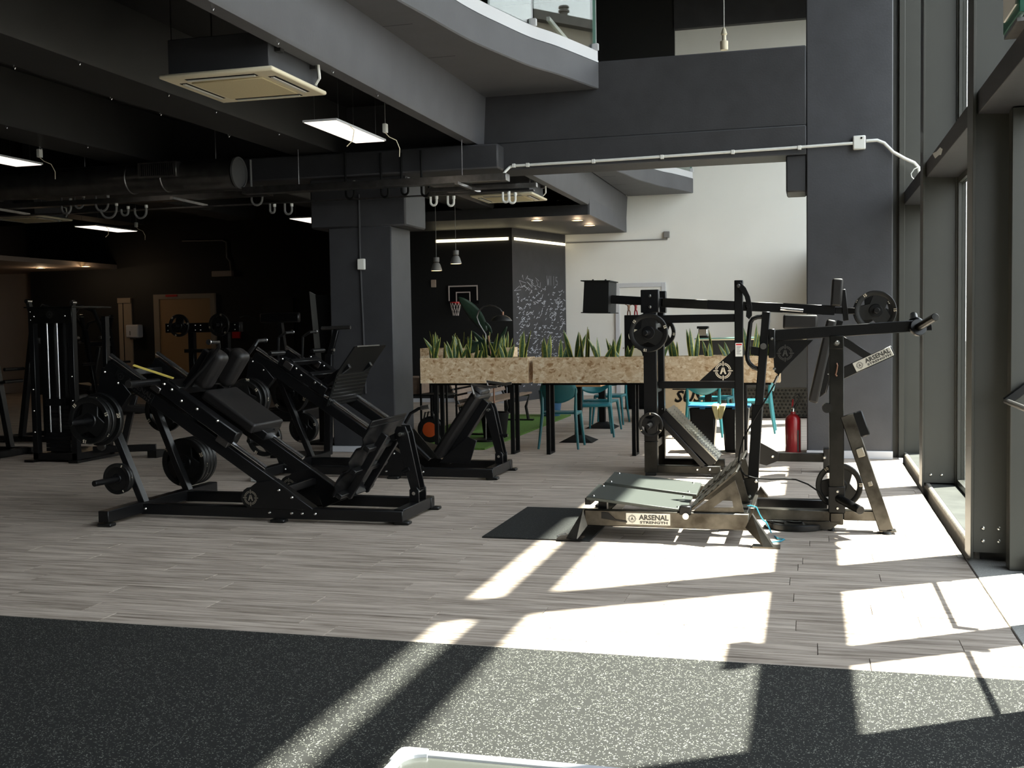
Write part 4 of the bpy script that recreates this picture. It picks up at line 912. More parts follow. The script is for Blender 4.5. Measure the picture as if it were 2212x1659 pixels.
# round duct
du_ = thing('round_duct', 'shiny round sheet metal ventilation duct with a flat end cap', 'duct', (-9, 11.8, 3.36))
dY, dZ, dR = 11.78, 3.36, .178
B().cyl((-14, dY, dZ), (-6.53, dY, dZ), dR, 40).build('pipe', 'galv_dark', du_)
for x in (-13.2, -11.6, -9.86, -7.93, -7.45): B().lathe([(dR+.001,-.012),(dR+.010,-.006),(dR+.010,.006),(dR+.001,.012)], (x,dY,dZ), 'x', 40).build('seam', 'galv', du_)
B().lathe([(0,-.004),(dR*.94,-.004),(dR*.95,-.012),(dR+.008,-.012),(dR+.008,.012),(dR*.95,.012),(dR*.93,.0),(0,.0)], (-6.50,dY,dZ), 'x', 40).build('end_cap', 'duct_cap', du_)
gb = rbox(-7.72, -7.20, dY-.22, dY-.10, dZ-.035, dZ+.15).build('grille_box', 'galv_dark', du_, bevel=.004)
for k in range(17): rbox(-7.68+.0275*k, -7.672+.0275*k, dY-.226, dY-.218, dZ-.005, dZ+.125).build('grille_fin', 'galv', gb)
rbox(-7.69, -7.23, dY-.2205, dY-.2195, dZ-.01, dZ+.13).build('grille_recess', 'black_matte', gb)
for x in (-12.4, -10.6, -8.6, -6.8): B().cyl((x,dY,dZ+dR), (x,dY,4.157), .005, 6).build('hanger_rod', 'galv', du_)
# cable trays under the ledge
tr = thing('cable_tray', 'galvanised cable tray running under the dark ledge to the cross beam', 'cable tray', (-6, 11.85, 3.1))
rbox(-6.45, -3.22, 11.74, 11.90, 3.105, 3.185).build('tray', 'galv', tr, bevel=.003)
rbox(-4.25, -2.95, 12.02, 12.10, 3.055, 3.10).build('tray', 'galv', tr); rbox(-14, -6.2, 11.90, 12.05, 3.10, 3.16).build('tray', 'galv_dark', tr)
rbox(-14, -3.0, 12.10, 12.16, 3.02, 3.035).build('tray', 'galv_dark', tr)
for x in (-9.9, -7.3, -3.75): B().bar((x,11.6,3.085), (x+.05,12.3,3.06), .04, .03).build('support_arm', 'galv', tr)
for x in (-5.75, -3.75): B().cyl((x,11.82,3.185), (x,11.82,3.6), .004, 6).build('hanger_rod', 'galv', tr)
lab = {}
def loop(px, ytop, ybot, wpx, mname, Y, label, cap=True):
    a = at(px, ytop, Y); b2 = at(px, ybot, Y); wd_ = abs(at(px+wpx, ytop, Y).x - a.x); r = wd_/2; d = a.z-b2.z
    pts = [(a.x, Y, a.z), (a.x, Y, b2.z+r)] + [(a.x+r-r*math.cos(k*PI/8), Y, b2.z+r-r*math.sin(k*PI/8)) for k in range(1, 8)] + [(a.x+wd_, Y, b2.z+r), (a.x+wd_, Y, b2.z+r+min(d*.35, .12))]
    t_ = thing('conduit_loop', label, 'conduit', (a.x, Y, b2.z), group='looped conduit ends under the trays')
    B().tube(pts, .014, 8).build('hose', mname, t_)
    e = pts[-1]; B().cyl(e, (e[0], Y, e[2]+.035), .020, 10).build('end_fitting', 'plastic_white' if mname != 'black_matte' else 'conduit_grey', t_)
lp_ = [(132,420,462,20,'conduit_grey','leftmost grey conduit loop under the round duct'),(160,420,450,20,'conduit_grey','second grey conduit loop from the left under the round duct'),(206,420,457,27,'conduit_grey','third grey conduit loop from the left under the round duct'),
  (218,455,472,34,'conduit_grey','wide dark conduit loop hanging below the duct grille'),(262,452,466,15,'conduit_grey','small conduit loop right of the wide one under the duct'),(291,450,472,25,'conduit_grey','pale conduit loop under the middle of the round duct'),
  (541,345,444,23,'conduit_grey','tall grey conduit hook right of the duct end cap'),(583,440,460,10,'conduit_grey','narrow grey conduit loop near the dark pillar'),(615,440,463,15,'conduit_grey','grey conduit loop just left of the dark pillar'),
  (745,330,430,18,'black_matte','black conduit hook over the ledge above the pillar'),(822,330,426,15,'black_matte','second black conduit hook over the ledge above the pillar'),(866,330,421,14,'black_matte','third black conduit hook over the ledge above the pillar'),(909,325,424,16,'black_matte','tall black conduit hook beside the pillar capital'),
  (930,425,444,13,'plastic_white','white conduit loop right of the pillar capital'),(967,423,445,13,'plastic_white','second white conduit loop right of the pillar capital'),(1086,415,437,13,'plastic_white','left white conduit loop at the tray end'),(1100,413,439,13,'plastic_white','right white conduit loop at the tray end')]
for a in lp_: loop(a[0], a[1], a[2], a[3], a[4], 12.06 if a[0] > 500 else 11.95, a[5])
# white conduit along the cross beam with its box
cp = thing('white_conduit', 'thin white electrical conduit fixed along the dark cross beam', 'conduit', (-1.5, 12.36, 3.35))
fy = 12.37
def cpt(x, y, Y=fy): return at(x, y, Y)
B().tube([cpt(1075,390,12.2), cpt(1082,383,12.25), cpt(1092,370,12.32), cpt(1101,361), cpt(1112,358), cpt(1300,347), cpt(1500,333.5), cpt(1700,320), cpt(1842,309.5)], .016, 10).build('pipe', 'plastic_white', cp)
for x, y in ((1140,356.5),(1282,348.5),(1430,339),(1583,328.5),(1727,319),(1110,358)): q = cpt(x, y); rbox(q.x-.02, q.x+.02, fy-.02, fy+.03, q.z-.022, q.z+.022).build('clip', 'plastic_white', cp, bevel=.004)
B().tube([cpt(1871,304.5), cpt(1895,303), cpt(1910,309), cpt(1930,329), cpt(1955,343), cpt(1975,352), cpt(1984,362), cpt(1985,374)], .017, 10).build('pipe', 'plastic_white', cp)
jb = thing('junction_box', 'square white junction box on the broad grey column', 'junction box', tuple(cpt(1856,307)))
q0, q1 = cpt(1842.5,293.5), cpt(1870,322)
rbox(q0.x, q1.x, 12.355, 12.418, q1.z, q0.z).build('body', 'plastic_white', jb, bevel=.012, seg=2); q = at(1861,298,12.354); B().cyl(q, q+V(0,-.004,0), .010, 12).build('knockout', 'black_matte', jb)
cw_ = thing('loose_cable', 'loose curl of white cable at the end of the steel transom', 'cable', tuple(cpt(1978,375)))
B().tube([at(1993,361,12.3), at(1985,361,12.3), at(1975,365,12.3), at(1968,375,12.3), at(1969,382,12.3), at(1975,388,12.3)], .006, 6).build('cord', 'plastic_white', cw_)
# emergency exit sign on the near steel column
es = thing('exit_sign', 'green emergency exit sign on a perforated bracket at the top right', 'sign', (1.0, 6.0, 2.98))
rbox(.93, .96, 5.55, 5.98, 2.90, 3.12).build('panel', 'green_sign', es, bevel=.004); rbox(.922, .93, 5.60, 5.93, 2.95, 3.07).build('face', 'paper', es); rbox(.93, 1.0, 5.60, 5.95, 2.872, 2.89).build('bracket', 'galv', es)
# pendant socket hanging in the upper void
pe = thing('pendant_socket', 'cream lamp socket hanging on a thin wire in the upper void', 'pendant', (-1.165, 16, 5.35))
q = at(1564,60,16); B().cyl(q+V(0,0,0), q+V(0,0,2.6), .006, 6).build('wire', 'plastic_white', pe)
z0 = at(1564,108,16).z; B().lathe([(.0,z0),(.052,z0),(.056,z0+.02),(.056,z0+.12),(.03,z0+.13),(.028,z0+.2),(.045,z0+.22),(.02,z0+.30),(0,z0+.32)], (q.x,16,0), n=16).build('socket', 'plastic_cream', pe)
# downlights
def downlight(x, y, z, label):
    t_ = thing('downlight', label, 'downlight', (x, y, z), group='round downlights')
    B().lathe([(.075,z-.012),(.105,z-.012),(.105,z-.002),(.075,z-.002)], (x,y,0), n=24, close=True).build('ring', 'plastic_cream', t_)
    B().lathe([(0,z-.006),(.075,z-.006),(.075,z-.003),(0,z-.003)], (x,y,0), n=24).build('lens', 'lamp_glow', t_)
    l_ = bpy.data.lights.new('downlight_bulb', 'POINT'); l_.energy = .8; l_.color = (1,.72,.45); l_.shadow_soft_size = .06; b_ = bpy.data.objects.new('bulb', l_); COL.objects.link(b_); b_.parent = t_; b_.location = (0,0,-.10)
downlight(-4.78, 19.5, 3.42, 'left round warm downlight in the dropped soffit'); downlight(-4.09, 19.8, 3.42, 'middle round warm downlight in the dropped soffit'); downlight(-4.08, 20.9, 3.42, 'right round warm downlight in the dropped soffit')
q = gnd(88,578,3.02); downlight(q.x, q.y, 3.02, 'left round downlight by the far beige wall'); q = gnd(185,575,3.02); downlight(q.x, q.y, 3.02, 'right round downlight by the far beige wall')
for k, (x, yy) in enumerate(((-6.4,12.9),)): pass
pp = thing('ceiling_pipes', 'dark pipes running along under the left ceiling', 'pipe', (-6.8, 6, 3.9))
for x, z in ((-6.35,3.95),(-6.55,3.98),(-7.1,4.0)): B().cyl((x,-3.9,z), (x,12.1,z), .035, 10).build('pipe', 'paint_rib_dark', pp)
# light strips on the lounge walls
ls = thing('wall_light_strip', 'long glowing light strip on the black lounge wall', 'light strip', (-6.43,20.8,3.21)); B().bar((-7.18,20.835,3.213), (-5.70,20.835,3.213), .02, .045).build('tube', 'led_strip', ls)
rbox(-7.2,-5.68,20.845,20.85,3.18,3.245).build('backing', 'alu_white', ls)
l2_ = thing('wall_light_strip', 'shorter glowing light strip on the chalkboard wall', 'light strip', tuple(ca+V(.2,.6,3.2)))
B().bar(ca+cdv*.08+cnv*.02+V(0,0,3.213), cb-cdv*.05+cnv*.02+V(0,0,3.213), .02, .045).build('tube', 'led_strip', l2_); B().bar(ca+cdv*.06+cnv*.006+V(0,0,3.213), cb-cdv*.03+cnv*.006+V(0,0,3.213), .006, .06).build('backing', 'alu_white', l2_)
# ================================================================ lounge: planters, plants
def leaf(p0, dirx, diry, hgt, wid, bend, tw, nm, parent, m=('leaf_dark','leaf_edge')):
    """upright sword leaf: dark middle with a pale margin, folded a little along the middle"""
    g = B(); n = 7; rows = []
    ux = V(math.cos(tw), math.sin(tw), 0); uy = V(-math.sin(tw), math.cos(tw), 0)
    for k in range(n+1):
        t_ = k/n; wv = wid*(.55+.9*t_-1.45*t_**3)*(1 if t_ < .97 else .15) if k < n else .001
        c = Vector(p0)+V(dirx*t_+bend*dirx*t_*t_, diry*t_+bend*diry*t_*t_, hgt*t_)
        rows.append([c-ux*wv/2+uy*.006, c-ux*wv*.36+uy*.003, c, c+ux*wv*.36+uy*.003, c+ux*wv/2+uy*.006])
    vr = [[g.bm.verts.new(p) for p in r] for r in rows]
    for a, b2 in zip(vr, vr[1:]):
        for k in range(4): g.bm.faces.new((a[k], a[k+1], b2[k+1], b2[k])).material_index = 1 if k in (0, 3) else 0
    return g.build(nm, list(m), parent, sharp=80)
rs = random.Random(3)
def snake_plant(x, y, z, n, h, label, group='snake plants in the planters'):
    t_ = thing('snake_plant', label, 'plant', (x, y, z), group=group)
    for k in range(n):
        a = rs.uniform(0, 2*PI); r = rs.uniform(.0, .05); hh = h*rs.uniform(.6, 1.12); ln = rs.uniform(.02, .14)
        leaf((x+r*math.cos(a), y+r*math.sin(a), z-.05), ln*math.cos(a), ln*math.sin(a)*.6, hh+.05, rs.uniform(.052,.082), rs.uniform(-.3,.6), rs.uniform(-.9,.9), 'leaf', t_)
    return t_
def planter(x0, x1, y0, y1, z0, z1, legs, label, rot=None):
    t_ = thing('planter', label, 'planter', ((x0+x1)/2, (y0+y1)/2, 0))
    th = .018
    rbox(x0, x1, y0, y0+th, z0, z1).build('front_board', 'osb', t_); rbox(x0, x1, y1-th, y1, z0, z1).build('back_board', 'osb', t_)
    rbox(x0, x0+th, y0+th, y1-th, z0, z1).build('end_board', 'osb', t_); rbox(x1-th, x1, y0+th, y1-th, z0, z1).build('end_board', 'osb', t_)
    rbox(x0, x1, y0, y1, z0-.018, z0).build('bottom_board', 'osb', t_)
    rbox(x0+th, x1-th, y0+th, y1-th, z1-.10, z1-.06).build('soil', 'soil', t_)
    for lx in legs:
        lg = rbox(lx-.022, lx+.022, y0+.05, y0+.09, .002, z0-.018).build('leg', 'black_matte', t_)
        rbox(lx-.022, lx+.022, y1-.09, y1-.05, .002, z0-.018).build('leg', 'black_matte', t_); rbox(lx-.022, lx+.022, y0+.09, y1-.09, .002, .022).build('leg_foot_bar', 'black_matte', t_)
    rbox(x0+.1, x1-.1, y0+.06, y0+.10, z0-.045, z0-.0181).build('support_bar', 'black_matte', t_)
    return t_
planter(-4.47, -3.15, 12.30, 12.66, .855, 1.135, (-4.30, -3.36), 'chipboard planter box on black legs beside the dark pillar')
planter(-3.09, -.31, 12.30, 12.66, .855, 1.132, (-2.93, -1.93, -.70), 'long chipboard planter box on black legs behind the squat machines')
planter(-6.5, -4.85, 17.9, 18.26, .85, 1.14, (-6.3, -5.0), 'chipboard planter box standing behind the turf rug')
pos = []
for k, x in enumerate((-4.38,-4.24,-4.10,-3.98,-3.84,-3.70,-3.57,-3.46,-3.28)): pos.append((x, rs.uniform(4,6), rs.uniform(.26,.36), 'upright variegated snake plant, number %s from the pillar in the short planter'))
order = ['first','second','third','fourth','fifth','sixth','seventh','eighth','ninth']
for k, (x, n, h, _) in enumerate(pos): snake_plant(x, 12.48+rs.uniform(-.06,.06), 1.075, int(n), h, 'variegated snake plant, %s from the pillar in the short planter' % order[k])
xs = (-2.98,-2.80,-2.62,-2.50,-2.33,-2.17,-2.02,-1.66,-1.45,-1.25,-1.05,-.84,-.62,-.45)
o2_ = ['first','second','third','fourth','fifth','sixth','seventh','eighth','ninth','tenth','eleventh','twelfth','thirteenth','fourteenth']
hs_ = (.30,.26,.36,.40,.30,.34,.27,.24,.34,.36,.32,.28,.38,.30)
for k, x in enumerate(xs): snake_plant(x, 12.48+rs.uniform(-.06,.06), 1.072, rs.randint(3,5), hs_[k], 'variegated snake plant, %s from the left in the long planter' % o2_[k])
for k, x in enumerate((-6.3,-5.8,-5.4,-5.0)): snake_plant(x, 18.08, 1.08, 5, .34, 'dim snake plant, %s from the left in the rear planter' % order[k])
# tall leaf plant behind the short planter
bl = thing('rubber_plant', 'tall plant with one big leaning oval leaf behind the short planter', 'plant', (-4.05, 14.0, 0))
B().lathe([(.0,.023),(.15,.023),(.19,.36),(.17,.36),(.165,.32),(0,.32)], (-4.05,14.0,0), n=20).build('pot', 'black_matte', bl)
B().tube([(-4.05,14.0,.3),(-4.06,14.0,.9),(at(1055,725,14.0).x,14.0,at(1055,725,14.0).z)], .012, 8).build('stem', 'bronze', bl)
def oval(a, b2, wid, nm, parent, cup=.05):
    a = Vector(a); b2 = Vector(b2); d = b2-a; side = d.cross(V(0,1,.25)).normalized(); nrm = side.cross(d).normalized(); g = B(); vr = []
    for k in range(11):
        t_ = k/10; wv = wid*math.sin(PI*min(.999,t_*.96+.03))**.65; c = a+d*t_+nrm*.10*d.length*math.sin(PI*t_)
        vr.append([g.bm.verts.new(c+side*wv*s_+nrm*cup*abs(s_)*2*wid) for s_ in (-.5,-.25,0,.25,.5)])
    for p, q in zip(vr, vr[1:]):
        for k in range(4): g.bm.faces.new((p[k], p[k+1], q[k+1], q[k]))
    o = g.build(nm, 'leaf_big', parent, sharp=80); s_ = o.modifiers.new('thick','SOLIDIFY'); s_.thickness = .003
oval(at(1050,715,14.0), at(990,642,14.0), .19, 'leaf', bl); oval(at(1055,740,14.0), at(1100,770,14.1), .10, 'leaf', bl); oval(at(1060,735,14.0), at(1000,765,14.0), .12, 'leaf', bl)
oval(at(1062,720,14.0), at(1048,695,14.0), .05, 'leaf', bl)
for k, (x, y) in enumerate(((1020,735),(1085,745),(1095,725),(1005,750))): oval(at(1062,770,14.0), at(x, y-20, 14.0), .07, 'leaf', bl)
# arc lamp
al = thing('arc_lamp', 'slender arc reading lamp with a dark metal dome shade over the planter', 'lamp', (-3.97, 13.55, 0))
pa = [(1049,900),(1049,800),(1049,722),(1035,700),(1030,685),(1034,672),(1045,662),(1058,659),(1070,662),(1080,668),(1086,676)]
B().tube([at(x, y, 13.55) for x, y in pa], .010, 8).build('arm', 'galv_dark', al)
q = at(1086,680,13.55); B().cyl(q, q+V(0,0,.04), .016, 10).build('joint', 'bronze', al)
q = at(1083,690,13.55); B().lathe([(.02,.055),(.06,.05),(.11,.02),(.14,-.02),(.135,-.02),(.105,.012),(.06,.04),(.02,.045)], q, n=24, close=True).build('shade', 'galv_dark', al)
B().cyl((at(1049,900,13.55).x,13.55,.023),(at(1049,900,13.55).x,13.55,.045), .16, 24).build('base', 'black_metal', al)
B().cyl((at(1049,900,13.55).x,13.55,.02), at(1049,890,13.55), .010, 8).build('pole', 'galv_dark', al)
# pendant lamps
for k, (x, y, lab_) in enumerate(((943,585,'left grey bell pendant lamp with a warm rim in front of the black wall'), (985,570,'right grey bell pendant lamp with a warm rim in front of the black wall'))):
    q = at(x, y, 16.0); t_ = thing('pendant_lamp', lab_, 'pendant lamp', tuple(q), group='bell pendant lamps')
    B().lathe([(.088,0),(.080,.03),(.062,.09),(.043,.12),(.035,.125),(.035,.118),(.040,.112),(.058,.085),(.076,.03),(.084,0)], q, n=24, close=True).build('shade', 'conduit_grey', t_)
    B().lathe([(0,.135),(.042,.135),(.045,.14),(.045,.20),(.042,.205),(0,.205)], q, n=20).build('cap', 'conduit_grey', t_); B().cyl(q+V(0,0,.12), q+V(0,0,.136), .028, 16).build('neck', 'black_matte', t_)
    B().lathe([(0,.004),(.082,.002),(.082,.008),(0,.010)], q, n=20).build('diffuser', 'lamp_glow', t_)
    B().cyl(q+V(0,0,.2), V(q.x, 16.0, 4.157), .004, 6).build('cord', 'conduit_grey', t_)
# basketball board
hp_ = thing('basketball_hoop', 'small black basketball backboard with white lines and a red rim on the black wall', 'basketball hoop', (-6.62, 20.8, 2.0))
rbox(-6.95, -6.30, 20.80, 20.82, 1.95, 2.33).build('backboard', 'black_metal', hp_)
for a in ((-6.93,-6.32,2.295,2.32),(-6.93,-6.905,2.02,2.295),(-6.345,-6.32,2.02,2.295),(-6.775,-6.475,2.175,2.195),(-6.775,-6.755,2.0,2.175),(-6.495,-6.475,2.0,2.175)):
    rbox(a[0], a[1], 20.795, 20.80, a[2], a[3]).build('line', 'net', hp_)
B().lathe([(.105,-.008),(.117,-.008),(.117,.008),(.105,.008)], (-6.74,20.66,1.985), n=24, close=True).build('rim', 'red_sign', hp_); rbox(-6.79,-6.69,20.76,20.80,1.95,1.99).build('rim_bracket', 'red_sign', hp_)
g = B()
for k in range(10):
    a = 2*PI*k/10; 
    for s_ in (-1, 1):
        g.tube([(-6.74+math.cos(a+s_*.3*j)*(.108-.018*j), 20.66+math.sin(a+s_*.3*j)*(.108-.018*j), 1.98-.085*j) for j in range(4)], .004, 4)
tag(g.build('net', 'net', hp_), kind='stuff')
sw = tag(rbox(-7.30, -7.20, 20.81, 20.85, 2.30, 2.45).build('wall_sensor', 'wall_beige', bevel=.006), 'small pale sensor box on the black wall left of the hoop', 'sensor')
# turf, bench, reel, pot
tag(rbox(-5.3, -3.82, 12.74, 17.75, .001, .022).build('turf_rug', 'turf'), 'bright green artificial turf rug under the bench', 'rug')
bn = thing('park_bench', 'slatted wooden park bench with black metal ends on the turf', 'bench', (-4.5, 15.4, .02))
def bx_(x, y, z): return V(-4.45, 15.45, .022)+V(x, y, z)
for yy in (-1.15, 1.15):
    B().tube([bx_(.20,yy,.0), bx_(.16,yy,.22), bx_(.22,yy,.41), bx_(-.18,yy,.38), bx_(-.28,yy,.60), bx_(-.36,yy,.86)], .024, 8).build('end_frame', 'black_metal', bn)
    B().tube([bx_(-.18,yy,.38), bx_(-.14,yy,.20), bx_(-.24,yy,.0)], .024, 8).build('leg', 'black_metal', bn)
    rbox(-4.45-.30, -4.45+.28, 15.45+yy-.04, 15.45+yy+.04, .022, .045).build('foot', 'black_metal', bn)
for k in range(5): B().bar(bx_(.20-.095*k,-1.25,.43-.006*k), bx_(.20-.095*k,1.25,.43-.006*k), .075, .028).build('seat_slat', 'wood_slat', bn, bevel=.004)
for k in range(5): B().bar(bx_(-.215-.03*k,-1.25,.50+.082*k), bx_(-.215-.03*k,1.25,.50+.082*k), .062, .024, up=(1,0,.35)).build('back_slat', 'wood_slat', bn, bevel=.004)
rl = thing('cable_reel', 'black cable reel with an orange drum standing beside the pillar', 'cable reel', (-4.68, 13.0, 0))
q = V(-4.62, 13.06, .215)
B().lathe([(.06,-.05),(.155,-.05),(.165,-.04),(.165,-.03),(.12,-.028),(.12,.028),(.165,.03),(.165,.04),(.155,.05),(.06,.05)], q, 'y', 28, close=True).build('drum_rim', 'rubber', rl)
B().lathe([(0,-.06),(.075,-.06),(.095,-.054),(.095,.054),(0,.06)], q, 'y', 24).build('hub', 'orange', rl)
B().lathe([(.10,-.025),(.15,-.025),(.15,.025),(.10,.025)], q, 'y', 24, close=True).build('cable_coil', 'black_matte', rl)
B().tube([q+V(-.15,-.06,-.19), q+V(-.10,-.06,0), q+V(-.05,-.06,.22), q+V(.05,-.06,.22), q+V(.10,-.06,0), q+V(.17,-.06,-.19)], .010, 8).build('stand', 'black_metal', rl)
B().tube([q+V(-.15,.06,-.19), q+V(-.05,.06,.22), q+V(.05,.06,.22), q+V(.17,.06,-.19)], .010, 8).build('stand', 'black_metal', rl)
pt = thing('potted_plant', 'leafy plant in a tapered blue pot beyond the bench', 'plant', (-4.15, 17.6, .02))
B().lathe([(0,.0),(.15,.0),(.20,.42),(.18,.42),(.175,.38),(0,.38)], (-4.10,17.5,.022), n=20).build('pot', 'blue_pot', pt)
for k in range(9):
    a = rs.uniform(0, 2*PI); leaf((-4.10+.05*math.cos(a), 17.5+.05*math.sin(a), .40), .16*math.cos(a), .16*math.sin(a), rs.uniform(.3,.6), .06, .6, a, 'leaf', pt, ('leaf_big','leaf_dark'))
tag(rbox(-5.15, -4.98, 21.75, 21.95, .0015, .16).build('socket_box', 'plastic_white', bevel=.01), 'small white box on the floor at the foot of the chalkboard wall', 'box')
# wire shelf behind the short planter
sh = thing('wire_rack', 'thin black metal rack with a rattan crate behind the short planter', 'rack', (-4.9, 14.0, 0))
for x in (-5.2,-4.85,-4.5):
    for yy in (13.35, 13.75): B().bar((x,yy,.022),(x,yy,.92), .022, .022).build('upright', 'black_matte', sh)
for z in (.05,.62): rbox(-5.21,-4.49,13.35,13.75,z,z+.015).build('shelf', 'black_matte', sh)
tag(rbox(-5.16,-4.86,13.38,13.72,.636,.86).build('wicker_crate', 'wood_slat', bevel=.01), 'dark wicker crate on the thin black rack', 'crate')
ty = tag(rbox(-6.5,-5.7,20.55,20.82,.002,.30).build('patterned_box', 'skirting', bevel=.01), 'low pale patterned box against the black wall', 'box')

# ---------------------------------------------------------------- tables and chairs
def table(x, y, label):
    t_ = thing('cafe_table', label, 'table', (x, y, 0), group='cafe tables')
    rbox(x-.36, x+.36, y-.36, y+.36, .725, .75).build('tabletop', 'wood_top', t_, bevel=.004)
    B().bar((x,y,.06),(x,y,.725), .09, .09).build('column', 'black_matte', t_, bevel=.006)
    B().hull8([(x-.22,y-.22,.002),(x+.22,y-.22,.002),(x+.22,y+.22,.002),(x-.22,y+.22,.002)], [(x-.06,y-.06,.085),(x+.06,y-.06,.085),(x+.06,y+.06,.085),(x-.06,y+.06,.085)]).build('base', 'black_matte', t_, bevel=.004)
table(-2.88, 13.85, 'square wooden cafe table nearest the long planter'); table(-2.92, 15.75, 'second wooden cafe table behind the nearest one'); table(-1.35, 15.3, 'wooden cafe table behind the rubbish bins')
def chair_proto():
    t_ = thing('cafe_chair', 'x', 'chair', group='teal plastic cafe chairs')
    g = B(); rows = []
    for j in range(9):
        v = -.21+.42*j/8; row = []
        for i in range(9):
            u = -.22+.44*i/8; k = 1-.10*max(0, abs(v)/.21-.6); row.append((u*k, v, .445-.012*math.cos(u/.22*PI/2)*math.cos(v/.21*PI/2)-(.02*((v-.16)/.05)**2 if v > .16 else 0)))
        rows.append(row)
    top = [[g.bm.verts.new(p) for p in r] for r in rows]
    for a, b2 in zip(top, top[1:]):
        for k in range(8): g.bm.faces.new((a[k], a[k+1], b2[k+1], b2[k]))
    o = g.build('seat', 'teal', t_, local=True); s_ = o.modifiers.new('thick','SOLIDIFY'); s_.thickness = .022; s_.offset = -1
    g = B(); rows = []
    for j in range(9):
        t2 = j/8; z = .56+.27*t2; wv = .225*(.72+.28*math.sin(PI*min(1, .25+t2*.75))) if j < 8 else .19; row = []
        for i in range(11):
            s2 = -1+2*i/10; zz = z - (.05*(1-t2))*(0 if abs(s2) < .01 else 0) + (.10*(s2*s2)*(1-t2))
            row.append((s2*wv, -.235-.05*t2+.055*s2*s2, zz))
        rows.append(row)
    vr = [[g.bm.verts.new(p) for p in r] for r in rows]
    for a, b2 in zip(vr, vr[1:]):
        for k in range(10): g.bm.faces.new((a[k], a[k+1], b2[k+1], b2[k]))
    o = g.build('backrest', 'teal', t_, local=True); s_ = o.modifiers.new('thick','SOLIDIFY'); s_.thickness = .016
    for sx in (-1, 1):
        B().tube([(sx*.245,-.27,.001),(sx*.222,-.235,.22),(sx*.205,-.205,.435),(sx*.207,-.195,.60),(sx*.212,-.215,.74)], .019, 8, [.75,.95,1.15,.95,.7]).build('leg', 'teal', t_, local=True)
        B().tube([(sx*.235,.245,.001),(sx*.215,.215,.22),(sx*.195,.185,.43)], .019, 8, [.75,.95,1.2]).build('leg', 'teal', t_, local=True)
        B().bar((sx*.205,-.20,.425),(sx*.195,.185,.422), .026, .034).build('side_rail', 'teal', t_, local=True, bevel=.004)
    return t_
c0 = chair_proto(); fst = [True]
def chair(x, y, rz, label):
    o = c0 if fst[0] else copy_tree(c0); fst[0] = False
    o.location = (x, y, 0); o.rotation_euler = (0,0,rz); o['label'] = label
chair(-2.945, 13.17, .03, 'teal plastic chair nearest the camera, its back towards the long planter')
chair(-2.80, 14.55, PI+.25, 'teal plastic chair facing the camera between the two left tables')
chair(-2.86, 15.28, -.1, 'teal plastic chair with its back to the camera at the second table')
chair(-2.92, 16.42, PI, 'teal plastic chair on the far side of the second table')
chair(-1.36, 14.75, .05, 'teal plastic chair behind the rubbish bins with its back to the camera')
chair(-1.30, 15.95, PI-.1, 'teal plastic chair on the far side of the table behind the bins')
chair(-.72, 15.3, PI/2, 'sunlit teal plastic chair at the right of the table behind the bins')
# ---------------------------------------------------------------- bins, boxes, counter, cabinet
def bin_(x, y, label, bagside):
    t_ = thing('rubbish_bin', label, 'bin', (x, y, 0), group='black rubbish bins')
    B().hull8([(x-.12,y-.12,.002),(x+.12,y-.12,.002),(x+.12,y+.12,.002),(x-.12,y+.12,.002)], [(x-.155,y-.155,.52),(x+.155,y-.155,.52),(x+.155,y+.155,.52),(x-.155,y+.155,.52)]).build('body', 'black_metal', t_, bevel=.02, seg=2)
    rbox(x-.17, x+.17, y-.17, y+.17, .52, .548).build('rim', 'blue_bag', t_, bevel=.008)
    rbox(x-.03, x+.03, y-.185, y-.168, .505, .54).build('clip', 'blue_bag', t_)
    B().hull8([(x+bagside*.10,y-.176,.55),(x+bagside*.178,y-.176,.55),(x+bagside*.178,y+.1,.55),(x+bagside*.10,y+.1,.55)], [(x+bagside*.15,y-.19,.38),(x+bagside*.19,y-.178,.40),(x+bagside*.19,y+.02,.43),(x+bagside*.17,y+.0,.41)]).build('bag_edge', 'yellow_bag', t_, bevel=.01)
bin_(-1.20, 12.98, 'black rubbish bin with a blue rim and a yellow bag corner hanging out', 1); bin_(-.83, 12.98, 'black rubbish bin with a blue rim, right of the one with the yellow bag', -1)
pb_ = thing('plyo_box', 'plywood jump box with black stencilled print behind the pendulum squat', 'box', (-2.05, 16.9, 0))
rbox(-2.42, -1.52, 16.6, 17.3, .002, .74).build('body', 'plywood', pb_, bevel=.004)
rbox(-2.0, -1.54, 16.594, 16.6, .50, .515).build('stripe', 'black_matte', pb_); B().text('SUS', (-1.78, 16.597, .39), (1,0,0), (0,0,1), .24, .001, off=.008, shear=.3).build('lettering', 'black_matte', pb_)
for x in (-2.3,-1.65):
    for z in (.2,.66): B().cyl((x,16.598,z),(x,16.594,z), .012, 8).build('screw', 'black_matte', pb_)
ct = thing('bar_counter', 'black bar counter with a glass top and a ribbed metal kick front', 'counter', (-.6, 17.5, 0))
rbox(-1.70, .3, 17.5, 18.1, .48, 1.24).build('front', 'paint_black', ct); rbox(-1.75, .35, 17.45, 18.2, 1.245, 1.262).build('top', 'glass_edge', ct); rbox(-1.75,.35,17.47,18.2,1.225,1.243).build('shelf_edge', 'plastic_cream', ct)
kp = rbox(-1.70, .3, 17.52, 17.98, .02, .478).build('kick_panel', 'dark_steel', ct)
g = B()
for i in range(34):
    for j in range(8): 
        x, z = -1.66+.058*i+(.029 if j % 2 else 0), .05+.055*j
        g.hull8([(x-.022,17.521,z),(x,17.521,z-.02),(x+.022,17.521,z),(x,17.521,z+.02)], [(x-.008,17.508,z),(x,17.508,z-.007),(x+.008,17.508,z),(x,17.508,z+.007)])
tag(g.build('stud_pattern', 'dark_steel', kp), kind='stuff')
